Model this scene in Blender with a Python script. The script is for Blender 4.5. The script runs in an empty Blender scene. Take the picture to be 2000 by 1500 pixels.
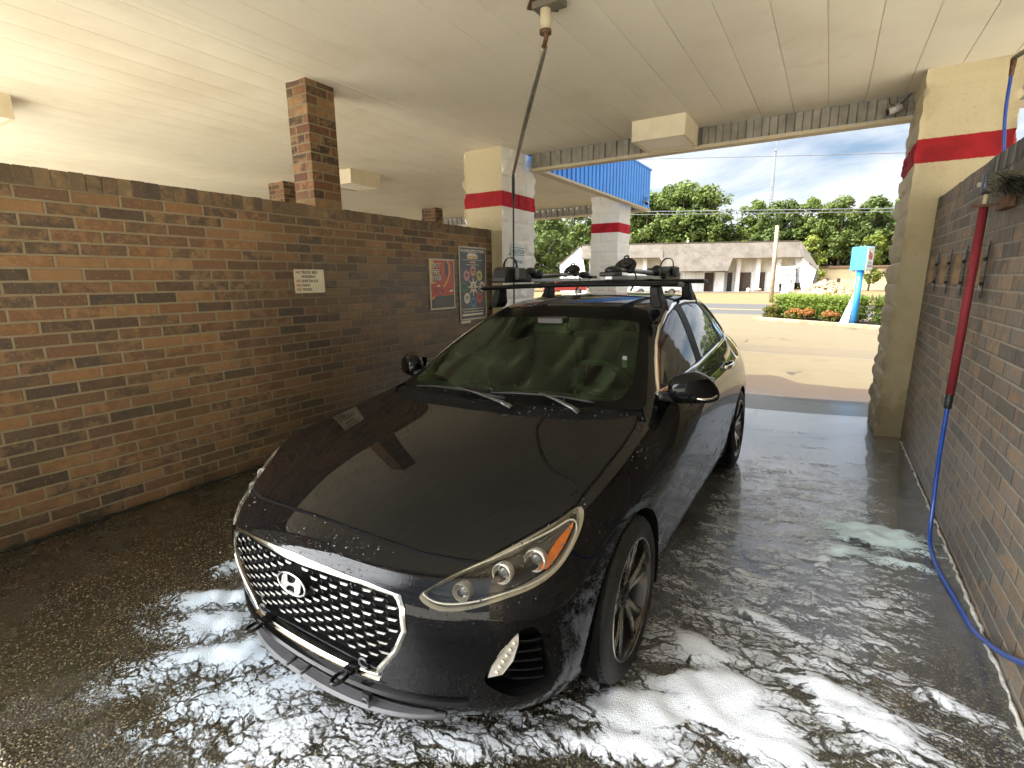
import bpy, bmesh, math, random
import numpy as np
from mathutils import Vector, Matrix, noise as mnoise
rad = math.radians
SC = bpy.context.scene
COL = SC.collection
# ------------------------------------------------------------------ camera
cam_d = bpy.data.cameras.new("camera")
cam = bpy.data.objects.new("camera", cam_d)
COL.objects.link(cam)
cam_d.sensor_width = 36.0
cam_d.lens = 973.75 / 2000.0 * 36.0
cam_d.clip_start = 0.05
cam_d.clip_end = 2000.0
def cam_axes(yaw, pitch, roll):
    cy, sy = math.cos(yaw), math.sin(yaw)
    f = Vector((-sy, cy, 0)); r = Vector((cy, sy, 0)); u = Vector((0, 0, 1))
    cp, sp = math.cos(pitch), math.sin(pitch)
    f2 = f * cp - u * sp; u2 = u * cp + f * sp
    cr, sr = math.cos(roll), math.sin(roll)
    return r * cr + u2 * sr, u2 * cr - r * sr, f2
_r, _u, _f = cam_axes(rad(32.101), rad(11.891), rad(-0.434))
cam.matrix_world = Matrix(((_r.x, _u.x, -_f.x, 0), (_r.y, _u.y, -_f.y, 0), (_r.z, _u.z, -_f.z, 1.56), (0, 0, 0, 1)))
SC.camera = cam
# ------------------------------------------------------------------ sky, sun, exposure
SUN_AZ_VEC = Vector((-0.866, -0.50, 0)).normalized()
SUN_EL = rad(67)
SUN_DIR = Vector((SUN_AZ_VEC.x * math.cos(SUN_EL), SUN_AZ_VEC.y * math.cos(SUN_EL), math.sin(SUN_EL)))
world = bpy.data.worlds.new("World"); SC.world = world; world.use_nodes = True
_nt = world.node_tree; _nt.nodes.clear()
def _wn(t): return _nt.nodes.new(t)
_out = _wn("ShaderNodeOutputWorld"); _bg = _wn("ShaderNodeBackground"); _sky = _wn("ShaderNodeTexSky")
_sky.sky_type = 'NISHITA'; _sky.sun_disc = False; _sky.sun_elevation = SUN_EL
_sky.sun_rotation = math.atan2(SUN_AZ_VEC.x, SUN_AZ_VEC.y)
_sky.air_density = 1.0; _sky.dust_density = 1.0; _sky.ozone_density = 1.0
_tc = _wn("ShaderNodeTexCoord"); _map = _wn("ShaderNodeMapping"); _map.inputs['Scale'].default_value = (1.0, 1.0, 3.4)
_map.inputs['Location'].default_value = (0.35, 0.1, 0.25)
_n1 = _wn("ShaderNodeTexNoise"); _n1.inputs['Scale'].default_value = 3.1; _n1.inputs['Detail'].default_value = 9; _n1.inputs['Roughness'].default_value = 0.58
_n1.inputs['Distortion'].default_value = 0.35
_cr = _wn("ShaderNodeValToRGB"); _cr.color_ramp.elements[0].position = 0.30; _cr.color_ramp.elements[1].position = 0.60
_cr.color_ramp.elements[0].color = (0, 0, 0, 1); _cr.color_ramp.elements[1].color = (1, 1, 1, 1)
_mul = _wn("ShaderNodeMath"); _mul.operation = 'MULTIPLY'; _mul.inputs[1].default_value = 0.95
_mix = _wn("ShaderNodeMix"); _mix.data_type = 'RGBA'
_vd = _wn("ShaderNodeVectorMath"); _vd.operation = 'DOT_PRODUCT'; _vd.inputs[1].default_value = Vector((-0.66, -0.55, 0.51)).normalized()
_mr = _wn("ShaderNodeMapRange"); _mr.interpolation_type = 'SMOOTHSTEP'; _mr.inputs[1].default_value = 0.74; _mr.inputs[2].default_value = 0.95; _mr.inputs[3].default_value = 1.0; _mr.inputs[4].default_value = 15.0
_vs = _wn("ShaderNodeVectorMath"); _vs.operation = 'SCALE'; _vs.inputs[0].default_value = (8.6, 8.7, 8.9)   # cloud colour, boosted inside one added bank for its reflection and fill
L = _nt.links.new
L(_tc.outputs['Generated'], _map.inputs['Vector']); L(_map.outputs[0], _n1.inputs['Vector']); pass
L(_tc.outputs['Generated'], _vd.inputs[0]); L(_vd.outputs['Value'], _mr.inputs[0]); L(_mr.outputs[0], _vs.inputs['Scale']); L(_vs.outputs[0], _mix.inputs[7]); _m2 = _wn('ShaderNodeMapRange'); _m2.inputs[1].default_value = 0.70; _m2.inputs[2].default_value = 0.97; _m2.inputs[3].default_value = 0.0; _m2.inputs[4].default_value = 0.16; L(_vd.outputs['Value'], _m2.inputs[0])
_ad = _wn('ShaderNodeMath'); _ad.operation = 'ADD'; L(_n1.outputs[0], _ad.inputs[0]); L(_m2.outputs[0], _ad.inputs[1]); L(_ad.outputs[0], _cr.inputs[0])   # added, unseen cloud bank in front of the wash, lighting nose and bay
L(_cr.outputs[0], _mul.inputs[0]); L(_mul.outputs[0], _mix.inputs[0]); L(_sky.outputs[0], _mix.inputs[6])
L(_mix.outputs[2], _bg.inputs['Color']); _bg.inputs['Strength'].default_value = 0.05
L(_bg.outputs[0], _out.inputs['Surface'])
sun_d = bpy.data.lights.new("sun", 'SUN'); sun_d.energy = 5.0; sun_d.angle = rad(0.7); sun_d.color = (1.0, 0.94, 0.84)
sun = bpy.data.objects.new("sun", sun_d); COL.objects.link(sun)
sun.rotation_euler = SUN_DIR.to_track_quat('Z', 'Y').to_euler(); sun.location = (-8, -6, 20)
SC.view_settings.view_transform = 'Standard'; SC.view_settings.look = 'None'
SC.view_settings.exposure = 1.6; SC.view_settings.gamma = 1.0
SC.render.engine = 'CYCLES'
SC.cycles.max_bounces = 10; SC.cycles.diffuse_bounces = 6; SC.cycles.glossy_bounces = 6
SC.cycles.transmission_bounces = 8; SC.cycles.transparent_max_bounces = 12
SC.cycles.sample_clamp_indirect = 6.0; SC.cycles.caustics_reflective = False; SC.cycles.caustics_refractive = False
SC.cycles.use_denoising = True
# ------------------------------------------------------------------ helpers
random.seed(7)
def clamp(x, a, b): return max(a, min(b, x))
def lerp(a, b, t): return a + (b - a) * t
def tag(o, label=None, cat=None, group=None, kind=None):
    if label: o["label"] = label
    if cat: o["category"] = cat
    if group: o["group"] = group
    if kind: o["kind"] = kind
    return o
def empty(name, loc=(0, 0, 0), rot=(0, 0, 0), label=None, cat=None, group=None):
    o = bpy.data.objects.new(name, None); COL.objects.link(o)
    o.empty_display_size = 0.1; o.location = loc; o.rotation_euler = rot
    return tag(o, label, cat, group)
def children(o): return [c for c in bpy.data.objects if c.parent == o]
def copy_tree(o, parent=None):
    c = o.copy(); COL.objects.link(c)
    if parent is not None: c.parent = parent
    for ch in children(o): copy_tree(ch, c)
    return c
class MB:
    """collects geometry (verts, faces, material index, uv) for ONE mesh object"""
    def __init__(self): self.v = []; self.f = []; self.m = []; self.uv = []; self.s = []
    def face(self, idx, mi=0, uv=None, sm=False):
        self.f.append(tuple(idx)); self.m.append(mi); self.uv.append(uv); self.s.append(sm)
    def add(self, verts, faces, mi=0, sm=False, M=None):
        b = len(self.v)
        for p in verts:
            p = Vector(p)
            if M is not None: p = M @ p
            self.v.append(tuple(p))
        for f in faces: self.face([b + i for i in f], mi, None, sm)
        return self
    def quad(self, a, b, c, d, mi=0, uv=None):
        n = len(self.v); self.v += [tuple(a), tuple(b), tuple(c), tuple(d)]; self.face((n, n + 1, n + 2, n + 3), mi, uv); return self
    def poly(self, pts, mi=0):
        n = len(self.v); self.v += [tuple(p) for p in pts]; self.face(range(n, n + len(pts)), mi); return self
    def box(self, lo, hi, mi=0, M=None, bev=0.0):
        x0, y0, z0 = lo; x1, y1, z1 = hi
        if bev <= 0:
            vs = [(x0, y0, z0), (x1, y0, z0), (x1, y1, z0), (x0, y1, z0), (x0, y0, z1), (x1, y0, z1), (x1, y1, z1), (x0, y1, z1)]
            fs = [(0, 3, 2, 1), (4, 5, 6, 7), (0, 1, 5, 4), (1, 2, 6, 5), (2, 3, 7, 6), (3, 0, 4, 7)]
            return self.add(vs, fs, mi, False, M)
        bm = bmesh.new(); bmesh.ops.create_cube(bm, size=1)
        for v in bm.verts:
            v.co = Vector(((x0 + x1) / 2 + v.co.x * (x1 - x0), (y0 + y1) / 2 + v.co.y * (y1 - y0), (z0 + z1) / 2 + v.co.z * (z1 - z0)))
        bmesh.ops.bevel(bm, geom=bm.edges[:] , offset=bev, segments=2, profile=0.5, affect='EDGES')
        self.bm(bm, mi, M); bm.free(); return self
    def bm(self, bm, mi=0, M=None, sm=False):
        bm.verts.index_update()
        return self.add([v.co.copy() for v in bm.verts], [[v.index for v in f.verts] for f in bm.faces], mi, sm, M)
    def tube(self, path, r, n=10, mi=0, caps=True, M=None, flat=(1.0, 1.0), closed=False, up=None):
        P = [Vector(p) for p in path]; N = len(P); vs = []; fs = []
        rs = r if isinstance(r, (list, tuple)) else [r] * N
        prev = None
        for i in range(N):
            if closed: t = (P[(i + 1) % N] - P[i - 1])
            else: t = (P[min(i + 1, N - 1)] - P[max(i - 1, 0)])
            t.normalize()
            if prev is None:
                a = Vector(up) if up is not None else (Vector((0, 0, 1)) if abs(t.z) < 0.9 else Vector((1, 0, 0)))
            else: a = prev
            a = (a - t * a.dot(t)); a.normalize(); prev = a
            b = t.cross(a)
            for k in range(n):
                an = 2 * math.pi * k / n
                vs.append(P[i] + (a * math.cos(an) * flat[0] + b * math.sin(an) * flat[1]) * rs[i])
        M2 = N if closed else N - 1
        for i in range(M2):
            j = (i + 1) % N
            for k in range(n):
                fs.append((i * n + k, i * n + (k + 1) % n, j * n + (k + 1) % n, j * n + k))
        if caps and not closed:
            fs.append(tuple(reversed(range(n)))); fs.append(tuple((N - 1) * n + k for k in range(n)))
        return self.add(vs, fs, mi, True, M)
    def sweep(self, path, prof, mi=0, M=None, closed=True, normals=None, cap=True, sm=False):
        """rectangular / custom 2-D profile (a along normal, b along binormal) swept along path"""
        P = [Vector(p) for p in path]; N = len(P); n = len(prof); vs = []; fs = []
        for i in range(N):
            t = (P[(i + 1) % N] - P[i - 1]) if closed else (P[min(i + 1, N - 1)] - P[max(i - 1, 0)])
            t.normalize(); a = Vector(normals[i]); a = a - t * a.dot(t); a.normalize(); b = t.cross(a)
            for (x, y) in prof: vs.append(P[i] + a * x + b * y)
        for i in range(N if closed else N - 1):
            j = (i + 1) % N
            for k in range(n): fs.append((i * n + k, i * n + (k + 1) % n, j * n + (k + 1) % n, j * n + k))
        if cap and not closed: fs.append(tuple(reversed(range(n)))); fs.append(tuple((N - 1) * n + k for k in range(n)))
        return self.add(vs, fs, mi, sm, M)
    def lathe(self, prof, axis='X', n=48, mi=0, M=None, sm=True, closed=False):
        """prof: list of (axial, radius)"""
        vs = []; fs = []
        for (a, r) in prof:
            for k in range(n):
                an = 2 * math.pi * k / n; c, s = r * math.cos(an), r * math.sin(an)
                vs.append((a, c, s) if axis == 'X' else ((c, s, a) if axis == 'Z' else (s, a, c)))
        m = len(prof)
        for i in range(m if closed else m - 1):
            j = (i + 1) % m
            for k in range(n): fs.append((i * n + k, i * n + (k + 1) % n, j * n + (k + 1) % n, j * n + k))
        return self.add(vs, fs, mi, sm, M)
    def cyl(self, p0, p1, r, n=16, mi=0, r1=None, M=None):
        return self.tube([p0, p1], [r, r if r1 is None else r1], n, mi, True, M)
    def prism(self, pts2, z0, z1, mi=0, M=None):
        """polygon in XY extruded z0..z1"""
        n = len(pts2); vs = [(x, y, z0) for x, y in pts2] + [(x, y, z1) for x, y in pts2]
        fs = [tuple(reversed(range(n))), tuple(range(n, 2 * n))] + [(i, (i + 1) % n, n + (i + 1) % n, n + i) for i in range(n)]
        return self.add(vs, fs, mi, False, M)
    def sphere(self, c, r, seg=16, rings=10, mi=0, M=None):
        bm = bmesh.new(); bmesh.ops.create_uvsphere(bm, u_segments=seg, v_segments=rings, radius=1)
        rr = r if isinstance(r, (tuple, list)) else (r, r, r)
        for v in bm.verts: v.co = Vector((c[0] + v.co.x * rr[0], c[1] + v.co.y * rr[1], c[2] + v.co.z * rr[2]))
        self.bm(bm, mi, M, True); bm.free(); return self
    def build(self, name, mats, parent=None, smooth=None, autosmooth=None, fixn=False):
        me = bpy.data.meshes.new(name); me.from_pydata(self.v, [], self.f)
        if not isinstance(mats, (list, tuple)): mats = [mats]
        for m in mats: me.materials.append(m)
        me.polygons.foreach_set("material_index", self.m)
        sm = self.s if smooth is None else [smooth] * len(self.f)
        me.polygons.foreach_set("use_smooth", sm)
        if any(u is not None for u in self.uv):
            lay = me.uv_layers.new(name="UVMap"); li = 0; buf = []
            for f, u in zip(self.f, self.uv):
                for k in range(len(f)): buf += list(u[k]) if u is not None else [0.0, 0.0]
            lay.data.foreach_set("uv", buf)
        me.update()
        if fixn:
            b = bmesh.new(); b.from_mesh(me); bmesh.ops.recalc_face_normals(b, faces=b.faces[:]); b.to_mesh(me); b.free()
        if autosmooth is not None:
            me.polygons.foreach_set("use_smooth", [True] * len(self.f)); me.set_sharp_from_angle(angle=rad(autosmooth))
        o = bpy.data.objects.new(name, me); COL.objects.link(o)
        if parent is not None: o.parent = parent
        return o
def catmull(pts, per=6, closed=False):
    P = [np.array(p, float) for p in pts]; n = len(P); out = []
    for i in range(n if closed else n - 1):
        p0 = P[(i - 1) % n] if (closed or i > 0) else P[0]; p1 = P[i]; p2 = P[(i + 1) % n]
        p3 = P[(i + 2) % n] if (closed or i + 2 < n) else P[-1]
        for k in range(per):
            t = k / per
            out.append(0.5 * ((2 * p1) + (-p0 + p2) * t + (2 * p0 - 5 * p1 + 4 * p2 - p3) * t * t + (-p0 + 3 * p1 - 3 * p2 + p3) * t ** 3))
    if not closed: out.append(P[-1])
    return [tuple(float(c) for c in p) for p in out]
def text_mesh(name, s, size, mat, parent, M, align='LEFT', bold=0.0, sx=1.0, ext=0.0006):
    cu = bpy.data.curves.new(name, 'FONT'); cu.body = s; cu.size = size; cu.align_x = align; cu.offset = bold; cu.extrude = ext
    cu.resolution_u = 3
    o = bpy.data.objects.new(name, cu); COL.objects.link(o)
    dg = bpy.context.evaluated_depsgraph_get(); me = bpy.data.meshes.new_from_object(o.evaluated_get(dg))
    bpy.data.objects.remove(o); bpy.data.curves.remove(cu)
    me.transform(Matrix.Diagonal((sx, 1, 1, 1))); me.transform(M); me.materials.clear(); me.materials.append(mat)
    r = bpy.data.objects.new(name, me); COL.objects.link(r); r.parent = parent; me.name = name
    return r
# ------------------------------------------------------------------ material kit
class NT:
    def __init__(self, name):
        self.mat = bpy.data.materials.new(name); self.mat.use_nodes = True; self.t = self.mat.node_tree; self.t.nodes.clear()
        self.out = self.n("ShaderNodeOutputMaterial"); self.p = self.n("ShaderNodeBsdfPrincipled")
        self.l(self.p.outputs[0], self.out.inputs['Surface'])
    def n(self, t, **kw):
        nd = self.t.nodes.new(t)
        for k, v in kw.items(): setattr(nd, k, v)
        return nd
    def l(self, a, b): self.t.links.new(a, b)
    def put(self, sock, v):
        if isinstance(v, bpy.types.NodeSocket): self.l(v, sock)
        elif isinstance(v, (tuple, list)) and len(v) == 3 and sock.type == 'RGBA': sock.default_value = (*v, 1)
        else: sock.default_value = v
    def math(self, op, a, b=0.0, c=None, clampit=False):
        nd = self.n("ShaderNodeMath", operation=op); nd.use_clamp = clampit
        self.put(nd.inputs[0], a); self.put(nd.inputs[1], b)
        if c is not None: self.put(nd.inputs[2], c)
        return nd.outputs[0]
    def obj(self): return self.n("ShaderNodeTexCoord").outputs['Object']
    def uv(self): return self.n("ShaderNodeTexCoord").outputs['UV']
    def pos(self): return self.n("ShaderNodeNewGeometry").outputs['Position']
    def mapv(self, v, scale=(1, 1, 1), loc=(0, 0, 0), rot=(0, 0, 0)):
        m = self.n("ShaderNodeMapping"); self.l(v, m.inputs[0]); m.inputs['Scale'].default_value = scale; m.inputs['Location'].default_value = loc
        m.inputs['Rotation'].default_value = rot; return m.outputs[0]
    def noise(self, v, scale=5, detail=4, rough=0.5, dist=0.0):
        nd = self.n("ShaderNodeTexNoise"); self.l(v, nd.inputs['Vector']); nd.inputs['Scale'].default_value = scale
        nd.inputs['Detail'].default_value = detail; nd.inputs['Roughness'].default_value = rough; nd.inputs['Distortion'].default_value = dist
        return nd.outputs[0]
    def vor(self, v, scale=5, feature='F1', out='Distance', rnd=1.0):
        nd = self.n("ShaderNodeTexVoronoi", feature=feature); self.l(v, nd.inputs['Vector']); nd.inputs['Scale'].default_value = scale
        nd.inputs['Randomness'].default_value = rnd; return nd.outputs[out]
    def ramp(self, f, stops, interp='LINEAR'):
        nd = self.n("ShaderNodeValToRGB"); e = nd.color_ramp.elements; nd.color_ramp.interpolation = interp
        while len(e) < len(stops): e.new(0.5)
        for i, (p, c) in enumerate(stops):
            e[i].position = p; e[i].color = (*c, 1) if isinstance(c, (tuple, list)) else (c, c, c, 1)
        self.put(nd.inputs[0], f); return nd.outputs[0]
    def mix(self, f, a, b, mode='MIX'):
        nd = self.n("ShaderNodeMix", data_type='RGBA', blend_type=mode); self.put(nd.inputs[0], f); self.put(nd.inputs[6], a); self.put(nd.inputs[7], b); return nd.outputs[2]
    def step(self, x, a, b):
        nd = self.n("ShaderNodeMapRange"); nd.interpolation_type = 'SMOOTHSTEP'; self.put(nd.inputs[0], x); nd.inputs[1].default_value = a; nd.inputs[2].default_value = b
        return nd.outputs[0]
    def sep(self, v):
        nd = self.n("ShaderNodeSeparateXYZ"); self.l(v, nd.inputs[0]); return nd.outputs
    def comb(self, x, y, z=0.0):
        nd = self.n("ShaderNodeCombineXYZ"); self.put(nd.inputs[0], x); self.put(nd.inputs[1], y); self.put(nd.inputs[2], z); return nd.outputs[0]
    def bump(self, h, strength=0.3, dist=0.01, normal=None):
        nd = self.n("ShaderNodeBump"); self.put(nd.inputs['Height'], h); nd.inputs['Strength'].default_value = strength; nd.inputs['Distance'].default_value = dist
        if normal is not None: self.l(normal, nd.inputs['Normal'])
        return nd.outputs[0]
    def set(self, **kw):
        names = dict(color='Base Color', rough='Roughness', metal='Metallic', normal='Normal', spec='Specular IOR Level', ior='IOR', coat='Coat Weight',
                     coatr='Coat Roughness', trans='Transmission Weight', alpha='Alpha', emit='Emission Color', emits='Emission Strength', sss='Subsurface Weight', coatn='Coat Normal')
        for k, v in kw.items(): self.put(self.p.inputs[names[k]], v)
        return self.mat
def simple(name, color, rough=0.5, metal=0.0, var=0.12, scale=6.0, bump=0.0, bscale=60.0, spec=0.5, coat=0.0):
    """procedural material: colour with noise wear, optional fine bump"""
    k = NT(name); o = k.obj(); nz = k.noise(o, scale, 5, 0.6)
    c2 = tuple(clamp(c * (1 - var * 2), 0, 1) for c in color); c3 = tuple(clamp(c * (1 + var), 0, 1) for c in color)
    kw = dict(color=k.ramp(nz, [(0.3, c2), (0.7, c3)]), rough=k.math('ADD', rough - 0.06, k.math('MULTIPLY', nz, 0.12)), metal=metal, spec=spec, coat=coat)
    if bump > 0: kw['normal'] = k.bump(k.noise(o, bscale, 4, 0.6), bump, 0.004)
    return k.set(**kw)
# ------------------------------------------------------------------ materials of the place
def brick_mat(name, pw=.254, ph=.0762, mj=.0115, cols=None, mortar=(.33, .262, .155), wet=0.0, rough=.8, off=.5, stain=None):
    """bricks by uv in metres; every brick draws its own colour, mottling and relief"""
    k = NT(name); u, v, _ = k.sep(k.uv()); o = k.pos()
    wob = k.math('MULTIPLY', k.math('SUBTRACT', k.noise(o, 9, 3), .5), .006)
    vr = k.math('DIVIDE', k.math('ADD', v, wob), ph); row = k.math('FLOOR', vr); fy = k.math('FRACT', vr)
    ur = k.math('ADD', k.math('DIVIDE', k.math('ADD', u, wob), pw), k.math('MULTIPLY', k.math('MODULO', row, 2.0), off)); cx = k.math('FLOOR', ur); fx = k.math('FRACT', ur)
    dx = k.math('MULTIPLY', k.math('SUBTRACT', .5, k.math('ABSOLUTE', k.math('SUBTRACT', fx, .5))), pw)
    dy = k.math('MULTIPLY', k.math('SUBTRACT', .5, k.math('ABSOLUTE', k.math('SUBTRACT', fy, .5))), ph)
    d = k.math('MINIMUM', dx, dy); d = k.math('ADD', d, k.math('MULTIPLY', k.math('SUBTRACT', k.noise(o, 60, 3), .5), .003))
    face = k.step(d, mj * .40, mj * .40 + .0045)
    wn = k.n("ShaderNodeTexWhiteNoise", noise_dimensions='2D'); k.l(k.comb(cx, row), wn.inputs['Vector']); r1 = wn.outputs['Value']; r2, r3, _b = k.sep(wn.outputs['Color'])
    cols = cols or [(0.0, (.078, .060, .043)), (.16, (.098, .071, .046)), (.30, (.122, .082, .050)), (.54, (.17, .092, .048)), (.70, (.235, .125, .056)), (.86, (.28, .160, .070)), (1.0, (.165, .088, .048))]
    base = k.ramp(r1, cols)
    sh = k.comb(k.math('MULTIPLY', r2, 37.0), k.math('MULTIPLY', r3, 29.0), 0.0)
    va = k.n("ShaderNodeVectorMath", operation='ADD'); k.l(o, va.inputs[0]); k.l(sh, va.inputs[1]); pv = va.outputs[0]
    mot = k.noise(pv, 14, 5, .65); base = k.mix(k.math('MULTIPLY', k.step(mot, .42, .62), .55), base, k.ramp(r3, [(0, (.045, .030, .022)), (.5, (.29, .155, .062)), (1, (.37, .225, .10))]))
    fleck = k.step(k.noise(pv, 70, 4, .7), .56, .72); base = k.mix(k.math('MULTIPLY', fleck, .5), base, (.40, .27, .14))
    grime = k.step(k.noise(o, 1.1, 4, .6), .40, .72)
    base = k.mix(k.math('MULTIPLY', grime, .35), base, (.085, .064, .028))
    mort = k.mix(k.noise(o, 22, 4), mortar, tuple(c * .62 for c in mortar))
    mort = k.mix(k.math('MULTIPLY', grime, .4), mort, (.15, .115, .05))
    if stain == 'right': mort = k.mix(k.math('MULTIPLY', k.math('LESS_THAN', k.math('SUBTRACT', dx, dy), 0.0), .85), mort, (.035, .030, .026))
    col = k.mix(face, mort, base)
    hgt = k.math('ADD', k.math('MULTIPLY', face, 1.0), k.math('MULTIPLY', k.noise(pv, 38, 5, .7), .45))
    rgh = rough
    z = k.sep(o)[2]
    if stain == 'left':
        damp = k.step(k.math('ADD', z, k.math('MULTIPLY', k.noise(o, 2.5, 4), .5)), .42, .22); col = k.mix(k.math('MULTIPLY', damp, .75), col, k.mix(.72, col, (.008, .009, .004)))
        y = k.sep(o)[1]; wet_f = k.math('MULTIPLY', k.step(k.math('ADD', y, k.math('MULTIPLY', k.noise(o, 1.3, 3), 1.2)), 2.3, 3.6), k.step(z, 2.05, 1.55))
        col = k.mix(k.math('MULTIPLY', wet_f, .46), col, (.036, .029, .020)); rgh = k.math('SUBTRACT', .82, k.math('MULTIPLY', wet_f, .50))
    if stain == 'right':
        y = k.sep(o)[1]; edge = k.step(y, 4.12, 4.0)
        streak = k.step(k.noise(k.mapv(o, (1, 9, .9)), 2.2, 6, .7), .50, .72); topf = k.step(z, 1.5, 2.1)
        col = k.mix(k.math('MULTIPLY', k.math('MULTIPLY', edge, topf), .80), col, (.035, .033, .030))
        col = k.mix(k.math('MULTIPLY', k.math('MULTIPLY', streak, k.math('MULTIPLY', edge, k.step(z, 1.2, 2.1))), .65), col, (.36, .34, .30))
        rgh = k.math('SUBTRACT', .62, k.math('MULTIPLY', k.step(z, 1.3, .5), .22))
    return k.set(color=col, rough=rgh, normal=k.bump(hgt, .75, .007), spec=.35)
BRICK_L = brick_mat("brown_brick_wall", stain='left')
BRICK_CAP = brick_mat("brick_rowlock", .0815, .12, off=0.0, stain=None, cols=[(0, (.085, .066, .046)), (.4, (.115, .086, .055)), (.75, (.155, .110, .066)), (1, (.20, .14, .078))])
DARKC = [(0, (.072, .070, .066)), (.35, (.100, .095, .086)), (.62, (.135, .124, .106)), (.85, (.165, .142, .114)), (1, (.18, .148, .115))]
BRICK_R = brick_mat("dark_damp_brick", cols=DARKC, mortar=(.30, .27, .21), stain='right', mj=.0090)
BRICK_RCAP = brick_mat("dark_brick_rowlock", .0815, .12, cols=DARKC, mortar=(.13, .11, .09), off=0.0, stain='right')
def block_paint(name, base, band, z0=.07, dirt=.35, fine=0.0):
    """painted concrete block: red course by height, grime in the hollows"""
    k = NT(name); o = k.pos(); z = k.sep(o)[2]
    zj = k.math('ADD', z, k.math('MULTIPLY', k.math('SUBTRACT', k.noise(o, 30, 3), .5), .012))
    isb = k.math('MULTIPLY', k.step(zj, 2.497, 2.501), k.step(zj, 2.693, 2.689))
    n1 = k.noise(o, 3.0, 5, .62); n2 = k.noise(o, 46, 4, .7)
    c = k.mix(k.math('MULTIPLY', k.step(n1, .45, .75), dirt), base, tuple(b * f for b, f in zip(base, (.55, .48, .34))))
    c = k.mix(k.math('MULTIPLY', k.step(n2, .56, .70), dirt * .8), c, tuple(b * .40 for b in base))
    spl_shade = k.step(k.math('ADD', z, k.math('MULTIPLY', k.noise(o, 2.2, 6, .7), 1.9)), 1.75, 1.35); c = k.mix(k.math('MULTIPLY', spl_shade, .15 + dirt), c, (.15, .115, .055))  # splash dirt that also paints in the shade low on the column
    bc = k.mix(k.step(n1, .35, .7), band, tuple(b * .55 for b in band)); bc = k.mix(k.math('MULTIPLY', k.step(n2, .60, .72), .5), bc, (.10, .03, .025)); c = k.mix(isb, c, bc)
    h = k.math('ADD', k.math('MULTIPLY', n2, .6), k.math('MULTIPLY', k.noise(o, 140, 3, .6), .35))
    return k.set(color=c, rough=.72, normal=k.bump(h, .55 if fine else .5, .006), spec=.3)
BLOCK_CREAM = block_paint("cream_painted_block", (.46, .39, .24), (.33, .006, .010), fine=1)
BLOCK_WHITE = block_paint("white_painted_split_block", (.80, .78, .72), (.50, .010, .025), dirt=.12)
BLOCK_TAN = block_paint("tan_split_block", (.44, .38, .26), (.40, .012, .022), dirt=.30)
def ceiling_mat():
    k = NT("cream_ceiling_panels"); o = k.pos(); n = k.noise(o, 1.1, 5, .6); f = k.noise(o, 260, 2, .5)
    c = k.mix(k.step(n, .42, .75), (.74, .685, .545), (.66, .595, .45))
    rust = k.step(k.noise(o, .9, 5, .65), .60, .78); c = k.mix(k.math('MULTIPLY', rust, .48), c, (.50, .36, .19))
    spots = k.step(k.vor(o, 2.2), .035, .015); c = k.mix(k.math('MULTIPLY', spots, .6), c, (.20, .15, .08))
    return k.set(color=c, rough=.62, normal=k.bump(k.math('ADD', k.math('MULTIPLY', f, .6), k.math('MULTIPLY', k.noise(o, 90, 3), .5)), .25, .002), spec=.3)
CEIL = ceiling_mat()
def wet_floor():
    k = NT("wet_exposed_aggregate"); o = k.pos(); x, y, z = k.sep(o)
    v = k.n("ShaderNodeTexVoronoi", feature='F1'); k.l(k.mapv(o, (1, 1, .2)), v.inputs['Vector']); v.inputs['Scale'].default_value = 120
    v2 = k.n("ShaderNodeTexVoronoi", feature='F1'); k.l(k.mapv(o, (1, 1, .2), (3, 7, 0)), v2.inputs['Vector']); v2.inputs['Scale'].default_value = 58
    rv = k.sep(v.outputs['Color'])[0]; rv2 = k.sep(v2.outputs['Color'])[1]
    peb = k.ramp(rv, [(0, (.024, .023, .015)), (.36, (.064, .059, .040)), (.66, (.125, .115, .078)), (.88, (.22, .20, .138)), (1, (.40, .335, .19))])
    big = k.math('MULTIPLY', k.math('GREATER_THAN', rv2, .945), k.step(v2.outputs['Distance'], .42, .30))
    c = k.mix(k.step(v.outputs['Distance'], .30, .50), peb, (.014, .011, .006)); c = k.mix(big, c, k.ramp(k.sep(v2.outputs['Color'])[0], [(0, (.16, .11, .045)), (1, (.34, .26, .15))]))
    algae = k.step(k.noise(o, .8, 5, .6), .40, .65); c = k.mix(k.math('MULTIPLY', algae, .45), c, (.020, .021, .009))
    # towards the exit the slab is smooth trowelled concrete under a film of water
    smooth = k.step(k.math('ADD', y, k.math('ADD', k.math('MULTIPLY', x, .55), k.math('MULTIPLY', k.noise(o, 1.2, 3), .8))), 2.3, 3.6)
    conc = k.mix(k.noise(o, 5, 6, .65), (.055, .058, .056), (.145, .149, .142))
    c = k.mix(smooth, c, conc)
    pud = k.step(k.noise(k.mapv(o, (1, 1, 1), (2, 1, 0)), 1.5, 5, .6), .40, .60)
    r_rough = k.mix(pud, (.34, .34, .34), (.10, .10, .10)); r_sm = k.mix(pud, (.10, .10, .10), (.02, .02, .02))
    rr = k.mix(smooth, r_rough, r_sm)
    hb = k.math('SUBTRACT', k.math('MULTIPLY', k.math('SUBTRACT', 1.0, v.outputs['Distance']), k.math('SUBTRACT', 1.0, k.math('MULTIPLY', smooth, .93))), 0.0)
    rip = k.math('MULTIPLY', k.math('ADD', k.noise(k.mapv(o, (1, 2.0, 1)), 22, 6, .72, .6), k.math('MULTIPLY', k.noise(o, 110, 3, .7), .5)), k.math('MULTIPLY', smooth, .62))
    return k.set(color=c, rough=rr, normal=k.bump(k.math('ADD', hb, rip), .55, .006), spec=.8, coat=1.0, coatr=.04)
FLOOR_M = wet_floor()
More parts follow.
